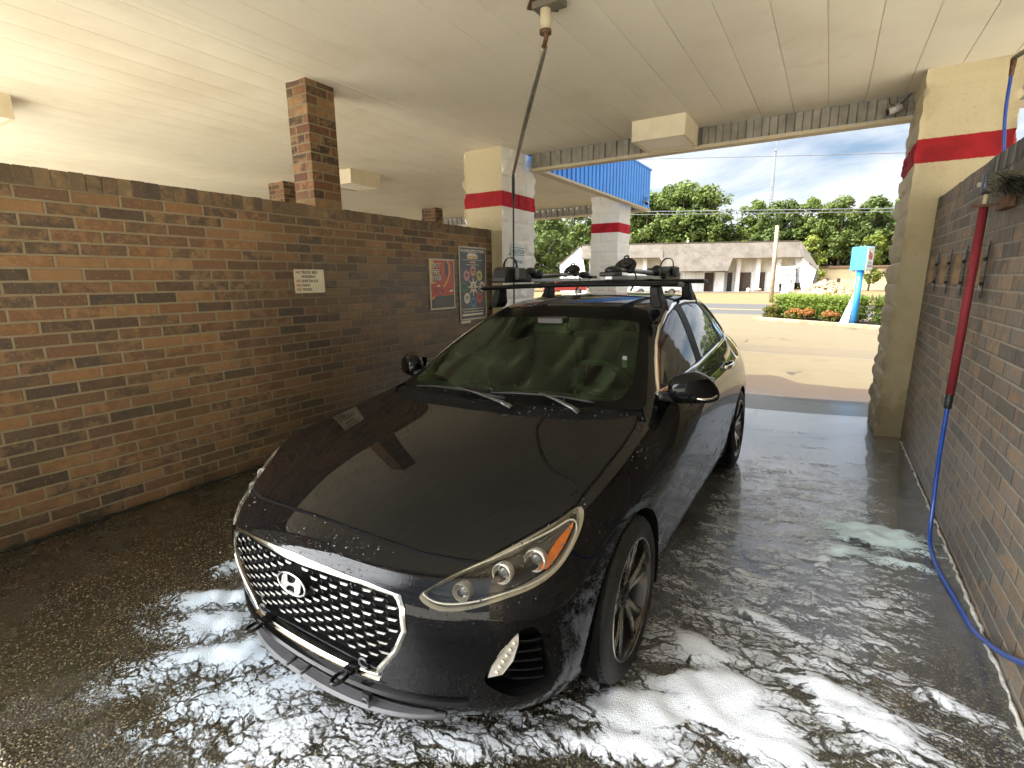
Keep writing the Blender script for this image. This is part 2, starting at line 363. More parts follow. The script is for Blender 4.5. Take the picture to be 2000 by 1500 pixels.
def ground_mat(name, a, b, sc=3.0, rough=.85, crack=True, wetedge=False, wetcol=(.085, .060, .042)):
    k = NT(name); o = k.pos(); n = k.noise(o, sc, 7, .65); f = k.noise(o, 60, 4, .7)
    c = k.mix(n, a, b); c = k.mix(k.math('MULTIPLY', k.step(f, .55, .75), .30), c, tuple(x * .55 for x in a))
    long_ = k.step(k.noise(k.mapv(o, (.25, 2.5, 1), (0, 0, 0), (0, 0, .25)), 1.6, 5, .6), .55, .75); c = k.mix(k.math('MULTIPLY', long_, .25), c, tuple(min(1, x * 1.3) for x in b))
    oil = k.step(k.noise(k.mapv(o, (1, 1, 1), (5, 2, 0)), .55, 5, .6), .60, .72); c = k.mix(k.math('MULTIPLY', oil, .40), c, tuple(x * .45 for x in a))
    if crack:
        e = k.n("ShaderNodeTexVoronoi", feature='DISTANCE_TO_EDGE'); wv = k.n("ShaderNodeVectorMath", operation='ADD'); k.l(o, wv.inputs[0])
        nn = k.n("ShaderNodeTexNoise"); k.l(o, nn.inputs['Vector']); nn.inputs['Scale'].default_value = 1.4; k.l(nn.outputs['Color'], wv.inputs[1]); k.l(wv.outputs[0], e.inputs['Vector']); e.inputs['Scale'].default_value = .28
        cr = k.math('MULTIPLY', k.step(e.outputs['Distance'], .011, .004), k.step(k.noise(o, .5, 3), .48, .6)); c = k.mix(k.math('MULTIPLY', cr, .8), c, (.03, .025, .018))
    rr = rough
    if wetedge:
        x, y, z = k.sep(o); yy = k.math('ADD', y, k.math('ADD', k.math('MULTIPLY', k.noise(o, .9, 3), .9), k.math('MULTIPLY', k.step(x, -.2, -.6), -.35)))
        w = k.step(yy, 8.95, 8.90); c = k.mix(w, c, k.mix(n, wetcol, tuple(q * .75 for q in wetcol)))
        w2 = k.step(yy, 8.5, 7.3); rr = k.math('SUBTRACT', rough, k.math('MULTIPLY', k.math('ADD', k.math('MULTIPLY', w, .22), w2), .55))
        c = k.mix(k.math('MULTIPLY', w2, .5), c, (.06, .052, .045))
    return k.set(color=c, rough=rr, normal=k.bump(f, .3, .006), spec=.4)
APRON = ground_mat("concrete_apron", (.116, .093, .056), (.150, .121, .072), 2.0, wetedge=True)
APRON_F = ground_mat("pale_concrete_forecourt", (.66, .63, .56), (.74, .71, .64), 1.2)
LOT = ground_mat("worn_sandy_lot", (.108, .087, .052), (.140, .114, .068), 1.0)
PATCH = ground_mat("brown_asphalt_patch", (.102, .082, .054), (.128, .103, .067), 2.0)
ROADM = ground_mat("grey_asphalt_road", (.052, .052, .054), (.066, .065, .064), 1.4, crack=False)
VERGE = ground_mat("dry_grass_verge", (.125, .090, .036), (.165, .120, .052), .7, crack=False)
CORR_IN = simple("unpainted_galvanised_sheet", (.25, .23, .18), .45, .25, var=.20, scale=7)
TRIMC = simple("cream_metal_trim", (.50, .42, .27), .5, var=.08)
BLUE = simple("blue_ribbed_sheet", (.040, .29, .80), .38, 0.0, var=.06, scale=2, coat=.2)
BOXC = simple("cream_light_housing", (.68, .60, .42), .5, var=.06)
DIFF = simple("frosted_diffuser", (.80, .74, .60), .4, var=.03)
# ------------------------------------------------------------------ ground, walls, columns, canopy
def smooth01(t): t = clamp(t, 0, 1); return t * t * (3 - 2 * t)
def floor_z(x, y):
    xs = [-3.92, -2.3, -.5, .705]; zs = [.035, -.018, .018, .080]
    if x <= xs[0]: z = .035
    elif x >= xs[-1]: z = .080
    else:
        for a in range(3):
            if x <= xs[a + 1]: z = lerp(zs[a], zs[a + 1], smooth01((x - xs[a]) / (xs[a + 1] - xs[a])) * .5 + .5 * (x - xs[a]) / (xs[a + 1] - xs[a])); break
    fall = 1 - smooth01((y - 6.3) / 3.0) if y > 6.3 else (1 - smooth01((-1.0 - y) / 3.0))
    return z * fall
def grid(name, xs, ys, mat, zoff=0.0, kind='structure', zf=floor_z):
    mb = MB(); nx = len(xs); mb.v = [(x, y, zf(x, y) + zoff) for y in ys for x in xs]
    for j in range(len(ys) - 1):
        for i in range(nx - 1): mb.face((j * nx + i, j * nx + i + 1, (j + 1) * nx + i + 1, (j + 1) * nx + i), 0, None, True)
    return tag(mb.build(name, mat), kind=kind)
XS = sorted(set([-3.92, .705] + list(np.round(np.linspace(-3.92, .705, 30), 4))))
grid("bay_floor", XS, list(np.linspace(-.95, 6.425, 40)), FLOOR_M)
grid("side_bay_floor", [-22, -12, -8, -4.3, -3.92], list(np.linspace(-.95, 6.425, 6)), APRON_F, .001)
grid("outer_bay_floor", [.705, .95, 1.3, 6, 30], list(np.linspace(-.95, 6.425, 6)), APRON_F, .001)
XW = [-40, -22, -12, -8, -4.3] + XS + [1.2, 2, 4, 10, 30]
grid("concrete_apron", XW, [6.437, 6.6, 7, 7.5, 8, 8.6, 9.3, 10, 11.65], APRON)
grid("asphalt_strip", XW, [11.65, 12.3, 12.95], PATCH, .003)
grid("forecourt", [-60, -22, -8, -4, -2, 0, 2, 8, 40], [-40, -15, -8, -4, -3, -2, -1.4, -.95], APRON_F)
k = MB(); k.quad((-70, 12.94, 0), (60, 12.94, 0), (60, 23.6, 0), (-70, 23.6, 0)); tag(k.build("parking_lot", LOT), kind='structure')
# everything beyond lies along the road, which runs at an angle to the wash
TH = rad(3.0)
k = MB(); k.quad((-300, 22.6, -.03), (300, 22.6, -.03), (300, 420, -.03), (-300, 420, -.03)); tag(k.build("ground", VERGE), kind='structure')
k = MB(); k.quad((-150, 22.6, -.020), (60, 21.7, -.020), (60, 33.8, -.020), (-150, 32.5, -.020)); tag(k.build("road", ROADM), kind='structure')
YEL = simple("worn_yellow_road_paint", (.55, .40, .12), .7, var=.2)
k = MB()
for dy in (0, .22): k.quad((-150, 27.3 + dy, -.014), (60, 27.3 + dy, -.014), (60, 27.42 + dy, -.014), (-150, 27.42 + dy, -.014))
tag(k.build("road_line", YEL), kind='structure')
# ---- brick walls
def brick_wall(name, x, y0, y1, z0, ztop, th, mat, capmat, label, cat='wall', face=1):
    root = empty(name, (0, 0, 0), label=label, cat=cat)
    cap = .104; zc = ztop - cap; mb = MB()
    lo, hi = (x - th, x) if face > 0 else (x, x + th)
    for xx, s in ((x, face), (lo if face > 0 else hi, -face)):
        pts = [(xx, y0, z0), (xx, y1, z0), (xx, y1, zc), (xx, y0, zc)]; uv = [(y0, 0), (y1, 0), (y1, zc - z0), (y0, zc - z0)]
        uv = [(a, b + (-(zc - z0)) % .0762 + .0762 * 3) for a, b in uv]
        if s < 0: pts.reverse(); uv.reverse()
        mb.quad(*pts, uv=uv)
    for yy in (y0, y1): mb.quad((lo, yy, z0), (hi, yy, z0), (hi, yy, zc), (lo, yy, zc), uv=[(0, 0), (th, 0), (th, zc - z0), (0, zc - z0)])
    o = mb.build("brick_face", mat, root)
    # rowlock cap: every brick stands a little differently
    cb_ = MB(); rr = random.Random(int(abs(x) * 100)); n = int((y1 - y0) / .0815)
    for i in range(n):
        a = y0 + i * .0815; g = .0045; dz = rr.uniform(-.003, .003); dx = rr.uniform(-.003, .003)
        b0 = len(cb_.v); p0, p1 = (lo - .002 + dx, a + g, zc + .004), (hi + .002 + dx, a + .0815 - g, ztop + dz)
        x0, ya, za = p0; x1, yb, zb = p1
        F = [((x1, ya, za), (x1, yb, za), (x1, yb, zb), (x1, ya, zb)), ((x0, yb, za), (x0, ya, za), (x0, ya, zb), (x0, yb, zb)), ((x0, ya, zb), (x1, ya, zb), (x1, yb, zb), (x0, yb, zb)), ((x0, ya, za), (x1, ya, za), (x1, ya, zb), (x0, ya, zb)), ((x1, yb, za), (x0, yb, za), (x0, yb, zb), (x1, yb, zb))]
        for q in F: cb_.quad(*q, uv=[(i * .0815 + .012, .016), (i * .0815 + .07, .016), (i * .0815 + .07, .104), (i * .0815 + .012, .104)])
    cb_.build("brick_cap", capmat, root)
    mo = MB(); mo.box((lo + .002, y0, zc), (hi - .002, y1, ztop - .004)); mo.build("mortar_bed", MORT, root)
    return root
MORT = simple("sandy_mortar", (.18, .14, .078), .9, var=.2, scale=30, bump=.4, bscale=90)
brick_wall("brick_wall", -3.91, .30, 5.742, -.02, 2.203, .20, BRICK_L, BRICK_CAP, "mottled brown brick partition wall carrying the posters")
brick_wall("brick_wall", .705, -.1, 5.70, .03, 2.200, .20, BRICK_R, BRICK_RCAP, "dark damp brick partition wall with the red brush and mat clamps", face=-1)
brick_wall("brick_wall", -8.30, .30, 9.9, -.02, 2.05, .20, BRICK_L, BRICK_CAP, "second brown brick partition wall beyond the first bay")
# efflorescence line where the right wall meets the floor
k = MB(); rr = random.Random(5); pth = []
for y in np.arange(1.2, 5.6, .04): pth.append((.697 + rr.uniform(-.006, .004), y, floor_z(.70, y) + .004 + rr.uniform(0, .004)))
k.tube(pth, [rr.uniform(.004, .011) for _ in pth], 6); o = k.build("lime_crust", simple("lime_scale", (.52, .50, .45), .8, var=.25, scale=40)); tag(o, "pale ragged lime crust along the foot of the dark brick wall", "lime crust")
k = MB(); rr = random.Random(8); pth = []
for y in np.arange(.5, 5.7, .05): pth.append((-3.900 + rr.uniform(-.004, .006), y, floor_z(-3.9, y) + .003))
k.tube(pth, [rr.uniform(.005, .014) for _ in pth], 6); o = k.build("moss_line", simple("black_algae", (.016, .016, .008), .9, var=.3, scale=40)); tag(o, "black algae line along the foot of the mottled brown wall", "algae")
# ---- brick piers that carry the ceiling
def brick_pier(x0, x1, y0, y1, z0, label, lowz=None):
    mb = MB(); z1 = 3.232
    for a, b in (((x0, y0), (x1, y0)), ((x1, y0), (x1, y1)), ((x1, y1), (x0, y1)), ((x0, y1), (x0, y0))):
        Lh = math.hypot(b[0] - a[0], b[1] - a[1]); off = .127 if a[0] != b[0] else 0.0
        mb.quad((*a, z0), (*b, z0), (*b, z1), (*a, z1), uv=[(off, 0), (off + Lh, 0), (off + Lh, z1 - z0), (off, z1 - z0)])
    o = mb.build("brick_pier", BRICK_PIER); tag(o, label, "pier", "brick piers standing on the partition walls"); return o
BRICK_PIER = brick_mat("brown_brick_pier", .215, .0762, cols=[(0, (.035, .022, .017)), (.3, (.065, .036, .022)), (.5, (.125, .040, .018)), (.7, (.20, .10, .042)), (1, (.24, .14, .062))], mortar=(.24, .19, .11))
brick_pier(-4.165, -3.905, 2.995, 3.285, 2.19, "near brown brick pier rising from the mottled partition wall")
brick_pier(-8.52, -8.10, 5.60, 5.85, 2.04, "far brick pier glimpsed left of the near pier")
brick_pier(-8.52, -8.10, 9.55, 9.82, 2.04, "distant brick pier left of the cream block column")
# ---- split-face block columns
def block_column(name, x0, x1, y0, y1, z0, z1, mats, rough_faces, label, seed, course=.2032, zb=.06, amp=.042):
    """each side is a fine grid: joints recessed, every block with its own broken face"""
    mb = MB(); st = .022
    corners = [((x0, y0), (x1, y0), 'front'), ((x1, y0), (x1, y1), 'right'), ((x1, y1), (x0, y1), 'back'), ((x0, y1), (x0, y0), 'left')]
    for a, b, nm in corners:
        Lh = math.hypot(b[0] - a[0], b[1] - a[1]); nu = max(2, int(Lh / st)); nv = max(2, int((z1 - z0) / st))
        t = Vector((b[0] - a[0], b[1] - a[1], 0)).normalized(); nr = Vector((t.y, -t.x, 0)); base = len(mb.v)
        A = amp if nm in rough_faces else .005
        for j in range(nv + 1):
            z = lerp(z0, z1, j / nv); row = math.floor((z - zb) / course); fz = (z - zb) / course - row
            for i in range(nu + 1):
                s = Lh * i / nu; bw = .40; sh = .20 if row % 2 else 0.0
                cb_ = math.floor((s + sh) / bw); fs_ = (s + sh) / bw - cb_
                dj = min(fz, 1 - fz) * course; di = min(fs_, 1 - fs_) * bw; de = min(s, Lh - s)
                P = Vector((a[0] + t.x * s, a[1] + t.y * s, z))
                nz = mnoise.noise(P * 7 + Vector((cb_ * 3.1, row * 1.7, seed))) * .65 + mnoise.noise(P * 19 + Vector((seed, cb_, row))) * .35 + mnoise.noise(P * 43) * .16
                bul = min(1, min(dj, di) / .035)
                d = A * (nz * bul + .35 * bul) if nm in rough_faces else A * nz * .5
                if min(dj, di) < .011: d -= .006 if nm in rough_faces else .0030
                if de < 1e-6: d = A * .5 * mnoise.noise(Vector((seed, z * 9, a[0])))
                q = P + nr * d
                if de < 1e-6:
                    cen = Vector(((x0 + x1) / 2, (y0 + y1) / 2, z)); cr = (P - cen).normalized()
                    q = P + cr * (amp * 1.25 * mnoise.noise(Vector((seed + (P.x > cen.x) * 5 + (P.y > cen.y) * 9, z * 8, 0))) + amp * .2)
                mb.v.append(tuple(q))
        mi = 1 if nm in rough_faces else 0
        for j in range(nv):
            for i in range(nu): mb.face((base + j * (nu + 1) + i, base + j * (nu + 1) + i + 1, base + (j + 1) * (nu + 1) + i + 1, base + (j + 1) * (nu + 1) + i), mi, None, True)
    o = mb.build(name, mats); o.data.set_sharp_from_angle(angle=rad(38)); return tag(o, label, "column", "painted block columns with a red course")
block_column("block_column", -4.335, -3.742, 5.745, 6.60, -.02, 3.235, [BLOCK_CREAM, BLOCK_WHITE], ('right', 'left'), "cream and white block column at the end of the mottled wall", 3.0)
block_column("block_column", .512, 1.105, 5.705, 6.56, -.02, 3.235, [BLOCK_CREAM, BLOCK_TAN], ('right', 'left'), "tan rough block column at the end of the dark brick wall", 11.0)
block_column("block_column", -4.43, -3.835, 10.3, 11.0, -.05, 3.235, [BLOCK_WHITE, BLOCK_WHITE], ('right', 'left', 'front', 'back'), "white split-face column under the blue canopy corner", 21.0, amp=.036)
# the bay's near columns, level with and behind the camera
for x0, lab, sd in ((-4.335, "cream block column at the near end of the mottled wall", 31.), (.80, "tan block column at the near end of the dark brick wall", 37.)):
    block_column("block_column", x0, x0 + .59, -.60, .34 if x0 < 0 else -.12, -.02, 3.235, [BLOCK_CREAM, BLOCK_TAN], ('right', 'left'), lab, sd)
# ---- ceiling: pans 0.3045 m wide that run along the bay, slightly bowed, with a dark joint
root = empty("canopy", (0, 0, 0), label="long flat wash canopy with cream panelled ceiling and blue ribbed parapet", cat="canopy")
def ceil_strip(x0, x1, y0, y1, z, bow):
    mb = MB(); P = .3045; o0 = -1.106; n0 = math.floor((x0 - o0) / P); xs = []
    x = o0 + n0 * P
    while x < x1:
        for f, dz in ((.0, .006), (.010, .006), (.014, 0), (.25, -bow * .8), (.5, -bow), (.75, -bow * .7), (.992, 0)): xs.append((x + f * P, dz))
        x += P
    xs = [(a, d) for a, d in xs if x0 <= a <= x1]; xs = [(x0, 0)] + xs + [(x1, 0)]
    ys = [y0, (y0 + y1) / 2, y1]; n = len(xs); mb.v = [(a, y, z + d) for y in ys for a, d in xs]
    for j in range(2):
        for i in range(n - 1): mb.face((j * n + i, (j + 1) * n + i, (j + 1) * n + i + 1, j * n + i + 1), 0, None, False)
    return mb
c1 = ceil_strip(-3.75, 1.75, -.27, 6.366, 3.231, .0022); o = c1.build("ceiling_panels", CEIL, root)
c2 = ceil_strip(-30.0, -3.75, -.27, 11.42, 3.231, .0085); o = c2.build("ceiling_panels", CEIL, root)
def ribbed(mb, a, b, z0, z1, nrm, pitch=.16, depth=.030, mi=0, flat=.55):
    A = Vector((*a, 0)); Bv = Vector((*b, 0)); Lh = (Bv - A).length; t = (Bv - A) / Lh; nr = Vector((*nrm, 0)); pr = []; s = 0
    while s < Lh:
        for f, d in ((0, 0), (flat * .5, 0), (flat * .5 + .09, 1), (.93, 1), (1.0 - .001, 0)):
            if s + f * pitch <= Lh: pr.append((s + f * pitch, d * depth))
        s += pitch
    pr.append((Lh, 0)); n = len(pr); b0 = len(mb.v)
    for z in (z0, z1):
        for s, d in pr: mb.v.append(tuple(A + t * s + nr * d + Vector((0, 0, z))))
    for i in range(n - 1): mb.face((b0 + i, b0 + i + 1, b0 + n + i + 1, b0 + n + i), mi)
# inner galvanised skin, bottom trim and blue outer skin of the parapets
def parapet(a, b, nrm_out, name):
    ax, ay = a; bx, by = b; nx, ny = nrm_out
    m_ = MB(); ribbed(m_, a, b, 3.045, 3.232, (-nx, -ny), .155, .022, 0, .9); m_.build("parapet_lining", CORR_IN, root)
    m_ = MB(); off = .07
    ribbed(m_, (ax + nx * off, ay + ny * off), (bx + nx * off, by + ny * off), 3.035, 3.85, (nx, ny), .16, .032, 0, .5); m_.build("parapet_sheet", BLUE, root)
    m_ = MB(); lo = [min(ax, bx), min(ay, by)]; hi = [max(ax, bx), max(ay, by)]
    if abs(nx) > 0: x0, x1 = (ax - .02 * nx, ax + .115 * nx); m_.box((min(x0, x1), lo[1], 3.008), (max(x0, x1), hi[1], 3.044)); m_.box((min(x0, x1), lo[1], 3.84), (max(x0, x1), hi[1], 3.872), 1)
    else: y0, y1 = (ay - .02 * ny, ay + .115 * ny); m_.box((lo[0], min(y0, y1), 3.008), (hi[0], max(y0, y1), 3.044)); m_.box((lo[0], min(y0, y1), 3.84), (hi[0], max(y0, y1), 3.872), 1)
    m_.build("parapet_trim", [TRIMC, BLUE], root)
parapet((-3.66, 6.375), (1.75, 6.375), (0, 1), "rear")
parapet((-3.65, 11.45), (-3.65, 6.50), (1, 0), "side")
parapet((-30, 11.44), (-3.67, 11.44), (0, 1), "far")
parapet((1.75, -.27), (-30, -.27), (0, -1), "front")
parapet((1.76, -.19), (1.76, 6.36), (1, 0), "right")
m_ = MB(); m_.box((-29.9, -.22, 3.42), (1.7, 6.36, 3.46)); m_.box((-29.9, 6.37, 3.42), (-3.7, 11.38, 3.46)); m_.build("roof_deck", CORR_IN, root)
# surface-mounted light boxes
def light_box(x0, x1, y0, y1, label):
    r = empty("light_box", ((x0 + x1) / 2, (y0 + y1) / 2, 3.23), label=label, cat="ceiling light", group="square light boxes under the canopy")
    w, d = (x1 - x0) / 2, (y1 - y0) / 2; m_ = MB(); h = .205; t = .012
    for lo, hi in (((-w, -d, -h), (w, -d + t, 0)), ((-w, d - t, -h), (w, d, 0)), ((-w, -d + t, -h), (-w + t, d - t, 0)), ((w - t, -d + t, -h), (w, d - t, 0))): m_.box(lo, hi)
    m_.build("housing", BOXC, r)
    m_ = MB(); f = .028
    for lo, hi in (((-w, -d, -h - .006), (w, -d + f, -h - .0005)), ((-w, d - f, -h - .006), (w, d, -h - .0005)), ((-w, -d + f, -h - .006), (-w + f, d - f, -h - .0005)), ((w - f, -d + f, -h - .006), (w, d - f, -h - .0005))): m_.box(lo, hi)
    m_.build("frame", BOXC, r); m_ = MB(); m_.box((-w + t, -d + t, -h + .006), (w - t, d - t, -h + .012)); m_.build("diffuser", DIFF, r)
    return r
light_box(-2.01, -1.44, 5.71, 6.30, "cream square light box over the car beside the parapet")
light_box(-6.93, -6.36, 5.56, 6.16, "square light box right of the near brick pier")
light_box(-7.05, -6.465, 1.22, 1.80, "square light box cut by the left picture edge")
# ------------------------------------------------------------------ car body surface (u lateral, v rearwards from front axle, w up)
NU, NW = 5, 6
# plan curve of the nose (i = 0..5) at mid height, and of the tail
FRONT = {  # k: list over i of (u, v, w)
 0: [(0, -.790, .185), (.24, -.780, .185), (.45, -.730, .188), (.60, -.655, .192), (.715, -.570, .198), (.800, -.455, .200)],
 1: [(0, -.818, .240), (.25, -.808, .240), (.465, -.760, .242), (.62, -.675, .246), (.748, -.585, .252), (.838, -.462, .262)],
 2: [(0, -.820, .345), (.25, -.812, .345), (.47, -.770, .345), (.63, -.695, .350), (.762, -.595, .360), (.855, -.455, .375)],
 3: [(0, -.834, .480), (.25, -.828, .480), (.475, -.796, .480), (.64, -.708, .485), (.766, -.602, .490), (.858, -.448, .500)],
 4: [(0, -.840, .600), (.25, -.834, .598), (.472, -.797, .592), (.635, -.700, .592), (.760, -.585, .600), (.848, -.428, .615)],
 5: [(0, -.826, .698), (.24, -.816, .692), (.455, -.762, .672), (.61, -.668, .660), (.735, -.540, .680), (.828, -.400, .715)],
 6: [(0, -.700, .748), (.23, -.690, .744), (.435, -.655, .733), (.59, -.590, .722), (.705, -.470, .748), (.800, -.340, .800)],
}
# side stations: j, v, and section columns k0..k6 as (u, w)
def sec(v, us, ws, dv=(0,) * 7): return [(us[k], v + dv[k], ws[k]) for k in range(7)]
SIDE = [
 sec(-.25, (.830, .868, .882, .884, .876, .858, .815), (.190, .262, .390, .515, .635, .750, .832)),
 sec(-.08, (.832, .874, .891, .894, .889, .870, .820), (.190, .265, .395, .525, .650, .770, .858)),
 sec(.10, (.832, .875, .893, .897, .893, .873, .822), (.190, .265, .400, .530, .660, .785, .880)),
 sec(.28, (.832, .874, .890, .895, .893, .872, .820), (.190, .265, .405, .540, .670, .800, .905)),
 sec(.44, (.828, .870, .884, .891, .891, .870, .815), (.185, .262, .410, .550, .680, .820, .930)),
 sec(.60, (.822, .866, .876, .888, .890, .868, .808), (.178, .255, .415, .560, .690, .840, .955)),
 sec(.85, (.818, .862, .868, .885, .890, .866, .806), (.170, .248, .415, .565, .700, .860, .985)),
 sec(1.12, (.818, .860, .865, .884, .890, .866, .806), (.170, .246, .415, .570, .710, .870, 1.000)),
 sec(1.42, (.818, .860, .864, .884, .891, .867, .805), (.170, .246, .415, .572, .718, .880, 1.020)),
 sec(1.72, (.818, .860, .864, .884, .892, .868, .802), (.170, .246, .415, .575, .726, .892, 1.040)),
 sec(2.02, (.820, .862, .866, .886, .893, .869, .798), (.172, .248, .415, .578, .735, .905, 1.060)),
 sec(2.26, (.824, .866, .874, .890, .893, .866, .793), (.178, .254, .415, .580, .740, .908, 1.070)),
 sec(2.48, (.828, .870, .885, .895, .895, .861, .786), (.186, .262, .415, .582, .742, .910, 1.074)),
 sec(2.68, (.830, .872, .888, .898, .892, .850, .752), (.190, .266, .415, .584, .742, .908, 1.070)),
 sec(2.88, (.826, .868, .884, .893, .884, .836, .722), (.192, .268, .415, .586, .742, .905, 1.060)),
 sec(3.06, (.815, .856, .872, .878, .866, .815, .692), (.195, .272, .415, .588, .742, .900, 1.048)),
 sec(3.22, (.790, .832, .850, .852, .838, .785, .665), (.200, .280, .415, .590, .742, .895, 1.040)),
]
REAR = {
 0: [(0, 3.40, .23), (.24, 3.39, .23), (.45, 3.37, .23), (.60, 3.33, .225), (.69, 3.30, .22), (.745, 3.28, .215)],
 1: [(0, 3.46, .30), (.24, 3.45, .30), (.46, 3.43, .30), (.62, 3.39, .30), (.715, 3.35, .295), (.785, 3.30, .29)],
 2: [(0, 3.47, .42), (.24, 3.46, .42), (.47, 3.44, .42), (.63, 3.40, .42), (.73, 3.36, .42), (.805, 3.30, .42)],
 3: [(0, 3.46, .59), (.24, 3.455, .59), (.47, 3.43, .59), (.63, 3.39, .59), (.735, 3.35, .59), (.81, 3.29, .59)],
 4: [(0, 3.40, .77), (.24, 3.395, .77), (.46, 3.375, .77), (.62, 3.34, .77), (.72, 3.31, .77), (.80, 3.27, .77)],
 5: [(0, 3.37, .95), (.23, 3.365, .95), (.44, 3.35, .95), (.59, 3.32, .95), (.69, 3.29, .95), (.765, 3.26, .95)],
 6: [(0, 3.33, 1.05), (.22, 3.325, 1.05), (.42, 3.31, 1.05), (.56, 3.28, 1.05), (.62, 3.26, 1.045), (.665, 3.25, 1.04)],
}
# top rows: one per side station (i = 0..4; i = 5 is the side's k6)
TOP = [
 [(0, -.50, .812), (.22, -.495, .809), (.425, -.465, .800), (.58, -.400, .795), (.70, -.310, .808)],
 [(0, -.28, .862), (.22, -.275, .859), (.425, -.255, .850), (.585, -.205, .846), (.715, -.135, .850)],
 [(0, -.06, .897), (.22, -.055, .894), (.425, -.035, .886), (.595, .005, .880), (.725, .060, .880)],
 [(0, .10, .920), (.22, .105, .917), (.43, .125, .909), (.605, .170, .904), (.735, .240, .906)],
 [(0, .215, .938), (.225, .222, .936), (.44, .255, .932), (.62, .315, .926), (.742, .395, .930)],
 [(0, .275, .957), (.235, .285, .957), (.455, .330, .956), (.645, .415, .955), (.757, .510, .957)],
 [(0, .500, 1.064), (.235, .510, 1.064), (.45, .545, 1.063), (.625, .615, 1.062), (.722, .705, 1.072)],
 [(0, .770, 1.191), (.23, .780, 1.191), (.435, .810, 1.190), (.595, .870, 1.190), (.675, .945, 1.205)],
 [(0, 1.03, 1.312), (.225, 1.04, 1.312), (.425, 1.065, 1.309), (.565, 1.105, 1.300), (.648, 1.20, 1.285)],
 [(0, 1.20, 1.388), (.22, 1.21, 1.387), (.415, 1.235, 1.383), (.552, 1.28, 1.370), (.643, 1.46, 1.334)],
 [(0, 1.45, 1.437), (.22, 1.46, 1.434), (.415, 1.49, 1.424), (.565, 1.55, 1.414), (.645, 1.78, 1.350)],
 [(0, 1.80, 1.456), (.22, 1.81, 1.453), (.42, 1.84, 1.442), (.57, 1.88, 1.430), (.645, 2.10, 1.350)],
 [(0, 2.15, 1.455), (.22, 2.16, 1.452), (.42, 2.18, 1.440), (.57, 2.20, 1.425), (.643, 2.36, 1.332)],
 [(0, 2.50, 1.438), (.22, 2.505, 1.434), (.415, 2.515, 1.420), (.555, 2.52, 1.392), (.632, 2.57, 1.280)],
 [(0, 2.82, 1.405), (.22, 2.82, 1.400), (.405, 2.82, 1.385), (.53, 2.80, 1.335), (.610, 2.78, 1.215)],
 [(0, 3.09, 1.355), (.215, 3.085, 1.350), (.395, 3.07, 1.335), (.505, 3.02, 1.265), (.590, 2.98, 1.155)],
 [(0, 3.21, 1.230), (.215, 3.205, 1.225), (.385, 3.18, 1.210), (.50, 3.14, 1.170), (.575, 3.11, 1.105)],
]
def car_cage():
    idx = {}; vs = []
    def vid(key, p):
        if key not in idx: idx[key] = len(vs); vs.append(p)
        return idx[key]
    NV = len(SIDE) + 1            # j = 0 nose corner, 1..len(SIDE), NV = tail corner
    def key(i, j, k): return (i, j, k)
    def P(i, j, k):
        if j == 0: p = FRONT[k][i]
        elif j == NV: p = REAR[k][i]
        elif i == NU: p = SIDE[j - 1][k]
        else: p = TOP[j - 1][i]      # k == NW
        return vid(key(i, j, k), p)
    fs = []
    for i in range(NU):
        for k in range(NW):
            fs.append((P(i, 0, k), P(i + 1, 0, k), P(i + 1, 0, k + 1), P(i, 0, k + 1)))
            fs.append((P(i + 1, NV, k), P(i, NV, k), P(i, NV, k + 1), P(i + 1, NV, k + 1)))
    for j in range(NV):
        for k in range(NW): fs.append((P(NU, j, k), P(NU, j + 1, k), P(NU, j + 1, k + 1), P(NU, j, k + 1)))
        for i in range(NU): fs.append((P(i, j, NW), P(i + 1, j, NW), P(i + 1, j + 1, NW), P(i, j + 1, NW)))
    return vs, fs
def car_surface(levels=3):
    vs, fs = car_cage()
    # mirror into a full cage so that the limit surface is smooth across u = 0
    n = len(vs); mp = {}; V = list(vs); F = list(fs)
    for a, p in enumerate(vs):
        if abs(p[0]) < 1e-6: mp[a] = a
        else: mp[a] = len(V); V.append((-p[0], p[1], p[2]))
    for f in fs: F.append(tuple(mp[a] for a in reversed(f)))
    me = bpy.data.meshes.new("tmp"); me.from_pydata(V, [], F); ob = bpy.data.objects.new("tmp", me); COL.objects.link(ob)
    md = ob.modifiers.new("s", 'SUBSURF'); md.levels = levels; md.render_levels = levels; md.subdivision_type = 'CATMULL_CLARK'; md.boundary_smooth = 'ALL'
    dg = bpy.context.evaluated_depsgraph_get(); ev = ob.evaluated_get(dg); m2 = ev.to_mesh()
    bm = bmesh.new(); bm.from_mesh(m2); ev.to_mesh_clear(); bpy.data.objects.remove(ob); bpy.data.meshes.remove(me)
    dele = [f for f in bm.faces if f.calc_center_median().x < -1e-6]
    bmesh.ops.delete(bm, geom=dele, context='FACES')
    for v in bm.verts:
        if abs(v.co.x) < 1e-5: v.co.x = 0.0
    bm.normal_update()
    return bm
def poly_sdf(pts, P):
    """signed distance (negative inside) of points P (n,2) to closed polygon pts"""
    A = np.array(pts, float); B = np.roll(A, -1, axis=0); d = np.full(len(P), 1e9); ins = np.zeros(len(P), bool)
    for a, b in zip(A, B):
        e = b - a; w = P - a; t = np.clip((w @ e) / max(e @ e, 1e-12), 0, 1); q = w - t[:, None] * e
        d = np.minimum(d, (q * q).sum(1))
        c = (a[1] > P[:, 1]) != (b[1] > P[:, 1])
        with np.errstate(divide='ignore', invalid='ignore'):
            xi = a[0] + (P[:, 1] - a[1]) / (b[1] - a[1] + 1e-15) * e[0]
        ins ^= c & (P[:, 0] < xi)
    d = np.sqrt(d); d[ins] *= -1; return d
